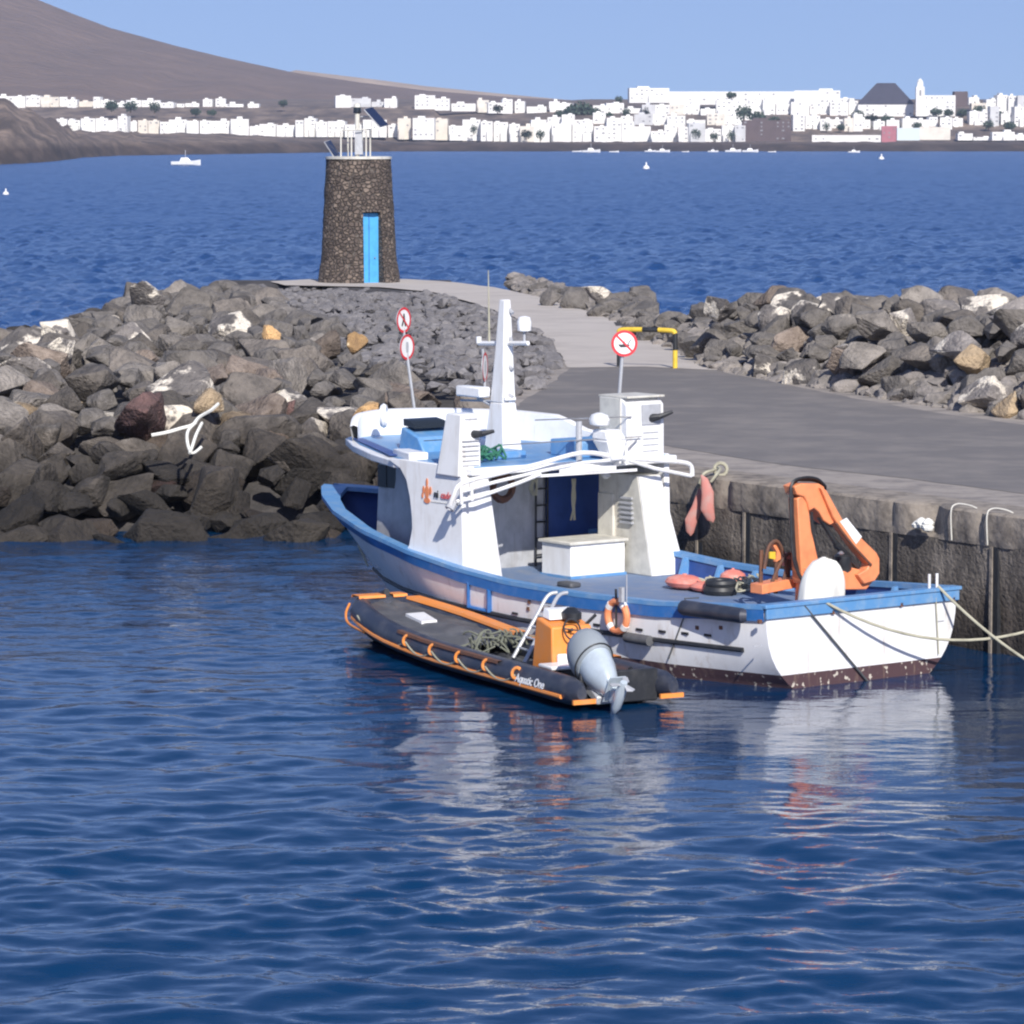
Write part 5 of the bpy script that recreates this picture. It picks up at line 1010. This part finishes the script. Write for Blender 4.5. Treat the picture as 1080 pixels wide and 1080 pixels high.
row('the front row at mid shore', 560, 700, ([560, 620, 700], [127, 128, 130]), ([560, 700], [147, 148]), 3262, 10, 22, 1, 2, 0)
row('the middle row at mid shore', 625, 700, ([625, 700], [108, 106]), ([625, 700], [125, 125]), 3480, 10, 20, 1, 1.5, 0)
row('the second row at mid shore', 560, 800, ([560, 700, 800], [121, 118, 117]), ([560, 800], [134, 136]), 3380, 10, 22, 2, 2.4, 0)
row('the terrace below the long hotel', 690, 900, ([690, 800, 900], [107, 106, 106]), ([690, 900], [122, 124]), 3470, 11, 22, 1, 2, 0)
row('the front row beside the brown building', 700, 782, ([700, 782], [128, 129]), ([700, 782], [148, 149]), 3255, 10, 20, 1, 2, 0)
row('the terrace below the slate roof', 835, 905, ([835, 905], [120, 121]), ([835, 905], [138, 139]), 3350, 9, 16, 1, 2, 0)
row('the terrace below the church', 905, 1010, ([905, 1010], [122, 121]), ([905, 1010], [136, 137]), 3360, 9, 18, 4, 1.5, 0)
row('the upper right cluster', 1022, 1085, ([1022, 1050, 1085], [104, 98, 94]), ([1022, 1085], [120, 120]), 3480, 9, 16, 1, 2.5, 0)
row('the second right cluster', 1020, 1085, ([1020, 1085], [114, 112]), ([1020, 1085], [134, 135]), 3380, 9, 15, 4, 2.5, 0)
row('the waterfront right end', 1008, 1085, ([1008, 1085], [137, 137]), ([1008, 1085], [145, 145]), 3262, 14, 24, 2, .8, 0)
hg = 'large hotel blocks'
building(663, 705, 93.5, 106, 3520, 'tall white hotel block with a rounded stepped top, left end of the long hotel', 'hotel_block', 'hotel', group=hg)
building(705, 836, 97, 108, 3530, 'very long low pale hotel with many dark balconies on the skyline', 'hotel_block', 'hotel', 'house', group=hg, extra=False)
building(836, 884, 96, 122, 3500, 'broad stepped white hotel immediately left of the dark slate roof', 'hotel_block', 'hotel', group=hg)
building(884, 899, 104, 122, 3490, 'narrow white block between stepped hotel and dark roof', 'hotel_block', 'hotel', group=hg)
building(782, 833, 127, 148, 3262, 'low dark brown waterfront building with gaps at mid right', 'dark_building', 'building', 'brick', group='waterfront buildings')
building(855, 927, 142.5, 150, 3225, 'long low white quay shed on the waterfront below the slate roof', 'quay_shed', 'shed', 'house', group='waterfront buildings', extra=False)
building(928, 944, 133, 147, 3240, 'small pink-red building on the waterfront', 'pink_house', 'house', 'pink', group='waterfront buildings', extra=False)
building(944, 968, 135, 145, 3238, 'pale blue-green canvas hall beside the pink building', 'canvas_hall', 'hall', 'canvas', win=False, group='waterfront buildings', extra=False)
building(968, 1000, 134, 144.5, 3238, 'plain cream windowless hall on the waterfront right of the canvas hall', 'waterfront_hall', 'hall', 'house2', win=False, group='waterfront buildings', extra=False)
# slate-roofed rotunda
d = 3450; o = building(903, 961, 110, 126, d, 'white hotel lobby under a huge dark truncated pyramid roof', 'hotel_lobby', 'hotel', group=None, extra=False, depth=40)
w_ = (K(961, d) - K(903, d)) / 2; hh = Zf(110, d) - Zf(126, d) + 2.5; q = MB(); zz_ = hh + 19; t_ = w_ * .33
q.hexa([(-w_ - 1, -1, hh), (w_ + 1, -1, hh), (w_ + 1, 41, hh), (-w_ - 1, 41, hh)], [(-t_, 14, zz_), (t_, 14, zz_), (t_, 26, zz_), (-t_, 26, zz_)]); q.build('roof', M['droof'], o, smooth=False)
# church with bell tower
d = 3420; ch = building(972, 1005, 101, 120, d, 'white church with a domed bell tower and long nave', 'church', 'church', group=None, extra=False, depth=20)
x0 = K(968, d) - ch.location.x; zt = Zf(92, d) - ch.location.z
q = MB(); q.box(x0 - 3.8, x0 + 3.8, -2, 5.6, 0, zt); q.box(x0 - 2.6, x0 + 2.6, -.8, 4.4, zt, zt + 3.5); q.lathe([(2.6, 0), (2.4, 1.6), (1.3, 3.0), (.2, 3.8), (.1, 5)], (x0, 1.8, zt + 3.5), 14); q.build('bell_tower', M['house'], ch, smooth=False)
MB().box(x0 - .8, x0 + .8, -2.2, -1.9, zt - 8, zt - 3).build('belfry_opening', M['window'], ch, smooth=False)
building(1004, 1018, 97, 110, 3440, 'square dark brown-red block right of the church nave', 'dark_block', 'building', 'brick', win=False, group=None, extra=False)
building(1019, 1030, 103, 108, 3500, 'small white flat house on the skyline right of the brown-red block')
# trees in the town
def crown(r, h_, nleaf, sq=.75):
    V, Fc = [], []
    for i in range(nleaf):
        v = Vector((random.gauss(0, 1), random.gauss(0, 1), random.gauss(0, .8))); v = v.normalized() * (random.random() ** .45); p = Vector((v.x * r * (1 + .3 * fbm(v * 2)), v.y * r, h_ + v.z * r * sq * (1 + .4 * fbm(v * 3))))
        a = Vector((random.gauss(0, 1), random.gauss(0, 1), random.gauss(0, 1))).normalized() * r * .16; c_ = a.orthogonal().normalized() * r * .13; k = len(V); V += [p - a, p + c_, p + a, p - c_]; Fc.append((k, k + 1, k + 2, k + 3))
    me = bpy.data.meshes.new('crown'); me.from_pydata(V, [], Fc); me.materials.append(M['leaf']); return me
CR = [crown(5, 3.6, 300), crown(5.4, 3.2, 300, .6), crown(4, 4.4, 240, 1.1)]
q = MB(); q.tube([(0, 0, -1), (.2, .1, 3), (.1, 0, 6)], [.5, .35, .15], 7); q.tube([(.1, 0, 3), (1.6, .6, 6)], [.25, .08], 5); q.tube([(.1, 0, 3.4), (-1.5, -.4, 6)], [.22, .08], 5); TRK = q.mesh('trunk'); TRK.materials.append(M['trunk'])
TREES = [(612, 122, 3470, 1.9, 'big dark tree at the left of the tree group'), (601, 124, 3460, 1.3, 'dark tree left of the tallest tree of the group'), (626, 125, 3465, 1.3, 'dark tree just right of the tallest tree of the group'), (640, 126, 3460, 1.0, 'low dark tree at the right of the mid-shore tree group'), (590, 124, 3462, .9, 'low dark tree at the left end of the mid-shore tree group'), (660, 124, 3440, 1.0, 'round tree in front of the white hotel block'), (680, 125, 3440, 1.1, 'wide tree among white houses below the hotel block'), (652, 110, 3540, .9, 'small tree on the skyline left of the hotel block'), (783, 128, 3350, 1.7, 'dark tree behind the brown waterfront building, leftmost'), (797, 130, 3340, 1.4, 'dark tree behind the brown waterfront building, middle'), (815, 134, 3300, 1.2, 'dark tree behind the brown waterfront building, right'), (770, 148, 3245, 1.0, 'bush-like tree by the water left of the brown building'), (733, 147, 3245, 1.1, 'tree by the water in front of the front row'), (752, 149, 3240, .9, 'small tree by the water between two houses'), (770, 104, 3520, .9, 'lone tree against the long skyline hotel'), (903, 127, 3420, 1.2, 'tree below the left corner of the slate roof'), (918, 130, 3400, 1.2, 'tree below the middle of the slate roof'), (934, 130, 3400, 1.1, 'tree below the right of the slate roof'), (985, 122, 3410, 1.0, 'tree against the church nave'), (998, 123, 3410, .9, 'tree right of the church nave'), (1012, 124, 3400, 1.0, 'tree below the brown-red block'), (1030, 122, 3450, 1.2, 'tree among the upper right cluster'), (1048, 124, 3450, 1.0, 'second tree among the upper right cluster'), (1040, 136, 3340, 1.0, 'tree above the waterfront right end'), (1062, 137, 3340, 1.0, 'tree near the right edge above the waterfront'), (965, 136, 3345, .8, 'low tree above the canvas hall'), (870, 138, 3330, .9, 'tree above the long quay shed'), (885, 138, 3330, .8, 'small tree above the right of the quay shed'), (120, 117, 3430, 1.2, 'dark tree between the two rows at the left'), (140, 118, 3430, 1.3, 'larger dark tree between the two rows at the left'), (165, 119, 3430, 1.2, 'third dark tree between the two rows at the left'), (208, 122, 3430, .9, 'small tree above the lower left row'), (225, 122, 3430, .8, 'small tree right of another above the lower left row'), (300, 113, 3500, .9, 'bush on the slope left of the stone tower'), (525, 119, 3480, 1.0, 'tree right of the upper houses near the tower'), (500, 141, 3262, .9, 'tree in the lower row right of the tower'), (555, 146, 3245, 1.0, 'low tree at the shore below mid houses'), (570, 147, 3245, 1.0, 'low bushy tree at the shore, second of two')]
random.seed(9)
for px, yb, d, s_, lab in TREES:
    o = bpy.data.objects.new('tree', None); C.objects.link(o); o.location = (K(px, d), d, Zf(yb, d)); o.scale = (s_ * 1.1, s_, s_); o.rotation_euler = (0, 0, random.uniform(0, 6)); tag(o, lab, 'tree', 'trees of the far town')
    for nm, me in (('crown', random.choice(CR)), ('trunk', TRK)): c_ = bpy.data.objects.new(nm, me); C.objects.link(c_); c_.parent = o
# small boats off the far shore
def motorboat(px, py, L_, label, name='small_boat', group='small white boats off the far shore', yaw=0, cabin=True):
    d = H * 4000 / (py - 146); o = empty(name, (K(px, d), d, 0), yaw, label, 'boat', group); q = MB(); w_ = L_ * .16; h_ = L_ * .13
    rows = [[Vector((x * L_, y * w_ * f_, z * h_)) for y, z in ((-1, 1 + e_), (-.8, .2), (0, -.4), (.8, .2), (1, 1 + e_))] for x, f_, e_ in ((-.5, .9, 0), (-.2, 1, 0), (.2, .9, .1), (.4, .5, .3), (.52, .03, .5))]
    q.grid(rows); q.add([r_[0] for r_ in rows] + [r_[4] for r_ in reversed(rows)], [tuple(range(10))]); q.add(rows[0], [(0, 1, 2, 3, 4)]); q.build('hull', M['white'], o)
    if cabin: MB().hexa([(-.2 * L_, -w_ * .6, h_), (.2 * L_, -w_ * .5, h_), (.2 * L_, w_ * .5, h_), (-.2 * L_, w_ * .6, h_)], [(-.15 * L_, -w_ * .5, h_ * 2), (.08 * L_, -w_ * .4, h_ * 2), (.08 * L_, w_ * .4, h_ * 2), (-.15 * L_, w_ * .5, h_ * 2)]).build('cabin', M['white'], o); MB().tube([(0, 0, h_ * 2), (0, 0, h_ * 4)], L_ * .012, 5).build('mast', M['grey'], o)
motorboat(197, 174, 9.5, 'white motorboat on open water left of the stone tower', 'motorboat', None, R(8))
for k, (px, py, L_, lab) in enumerate([(608, 160.3, 6, 'tiny white boat, first from left off the mid shore'), (623, 160.8, 11, 'larger white boat, second from left off the mid shore'), (647, 160.6, 6, 'tiny white boat, third from left off the mid shore'), (685, 160.2, 7, 'low white boat just left of a bigger one'), (698, 160.6, 9, 'white boat right of the low one off the hotel'), (722, 160.4, 4.5, 'short white boat off the front row'), (751, 160.4, 6.5, 'white boat left of the brown waterfront building'), (772, 160.4, 10, 'long white boat below the small waterside trees'), (790, 160.5, 10, 'white boat off the brown waterfront building'), (813, 160.6, 5, 'small white boat off the right end of the brown building'), (899, 161, 7, 'white boat below the pink waterfront building')]): motorboat(px, py, L_, lab, cabin=L_ > 6)
for px, py, r_, lab in [(681, 178, 1.0, 'white buoy floating on open water below the hotel block'), (928, 168, 1.2, 'white buoy floating below the pink waterfront building'), (8, 205, .5, 'small pale float near the far left edge')]:
    d = H * 4000 / (py - 146); q = MB(); q.lathe([(.02, -.4), (.8, -.2), (1, .2), (.8, .8), (.25, 1.1), (.2, 1.9), (.02, 2)], (0, 0, 0), 12); 
    for v in q.v: v *= r_
    o = q.build('mooring_float', M['white']); o.location = (K(px, d), d, 0); tag(o, lab, 'buoy', 'floats on the open water')
# ================================================================== LIGHT, SKY, AIR
SUN_EL, SUN_AZ = R(33), math.atan2(.22, -.975)      # azimuth measured from +y towards +x
sdir = Vector((math.sin(SUN_AZ) * math.cos(SUN_EL), math.cos(SUN_AZ) * math.cos(SUN_EL), math.sin(SUN_EL)))
W = bpy.data.worlds.new('World'); S.world = W; W.use_nodes = True; wn = W.node_tree.nodes; wl = W.node_tree.links
sk = wn.new('ShaderNodeTexSky'); sk.sky_type = 'NISHITA'; sk.sun_disc = False; sk.sun_elevation = SUN_EL; sk.sun_rotation = SUN_AZ; sk.air_density = 1.0; sk.dust_density = .7; sk.ozone_density = 6.0
tcw = wn.new('ShaderNodeTexCoord'); adw = wn.new('ShaderNodeVectorMath'); adw.operation = 'ADD'; adw.inputs[1].default_value = (0, 0, .11); wl.new(tcw.outputs['Generated'], adw.inputs[0]); wl.new(adw.outputs[0], sk.inputs[0])
tn = wn.new('ShaderNodeMix'); tn.data_type = 'RGBA'; tn.blend_type = 'MULTIPLY'; tn.inputs['Factor'].default_value = 1; tn.inputs['B'].default_value = (1.10, .97, 1.07, 1); wl.new(sk.outputs[0], tn.inputs['A']); wl.new(tn.outputs['Result'], wn['Background'].inputs[0]); wn['Background'].inputs[1].default_value = .108
sl = bpy.data.lights.new('sun', 'SUN'); sl.energy = 4.4; sl.angle = R(.5); sl.color = (1, .955, .89); so = bpy.data.objects.new('sun', sl); C.objects.link(so); so.rotation_euler = sdir.to_track_quat('Z', 'Y').to_euler()
HZ = 0.00007
if HZ:
    q = MB(); q.box(-6000, 6000, -300, 9500, -3, 620); me = q.mesh('haze'); o = bpy.data.objects.new('haze', me); C.objects.link(o); o['kind'] = 'stuff'; tag(o, 'thin blue sea haze filling the air over the bay', 'haze')
    m = bpy.data.materials.new('haze_air'); m.use_nodes = True; nt = m.node_tree; nt.nodes.clear(); out = nt.nodes.new('ShaderNodeOutputMaterial'); pv = nt.nodes.new('ShaderNodeVolumePrincipled'); pv.inputs['Color'].default_value = (.72, .82, 1, 1); pv.inputs['Density'].default_value = HZ; pv.inputs['Anisotropy'].default_value = .2; nt.links.new(pv.outputs[0], out.inputs['Volume']); me.materials.append(m)
S.view_settings.view_transform = 'Standard'; S.view_settings.look = 'None'; S.view_settings.exposure = 0.38; S.view_settings.gamma = 1
S.cycles.filter_width = 2.2; S.cycles.max_bounces = 6; S.cycles.volume_bounces = 0
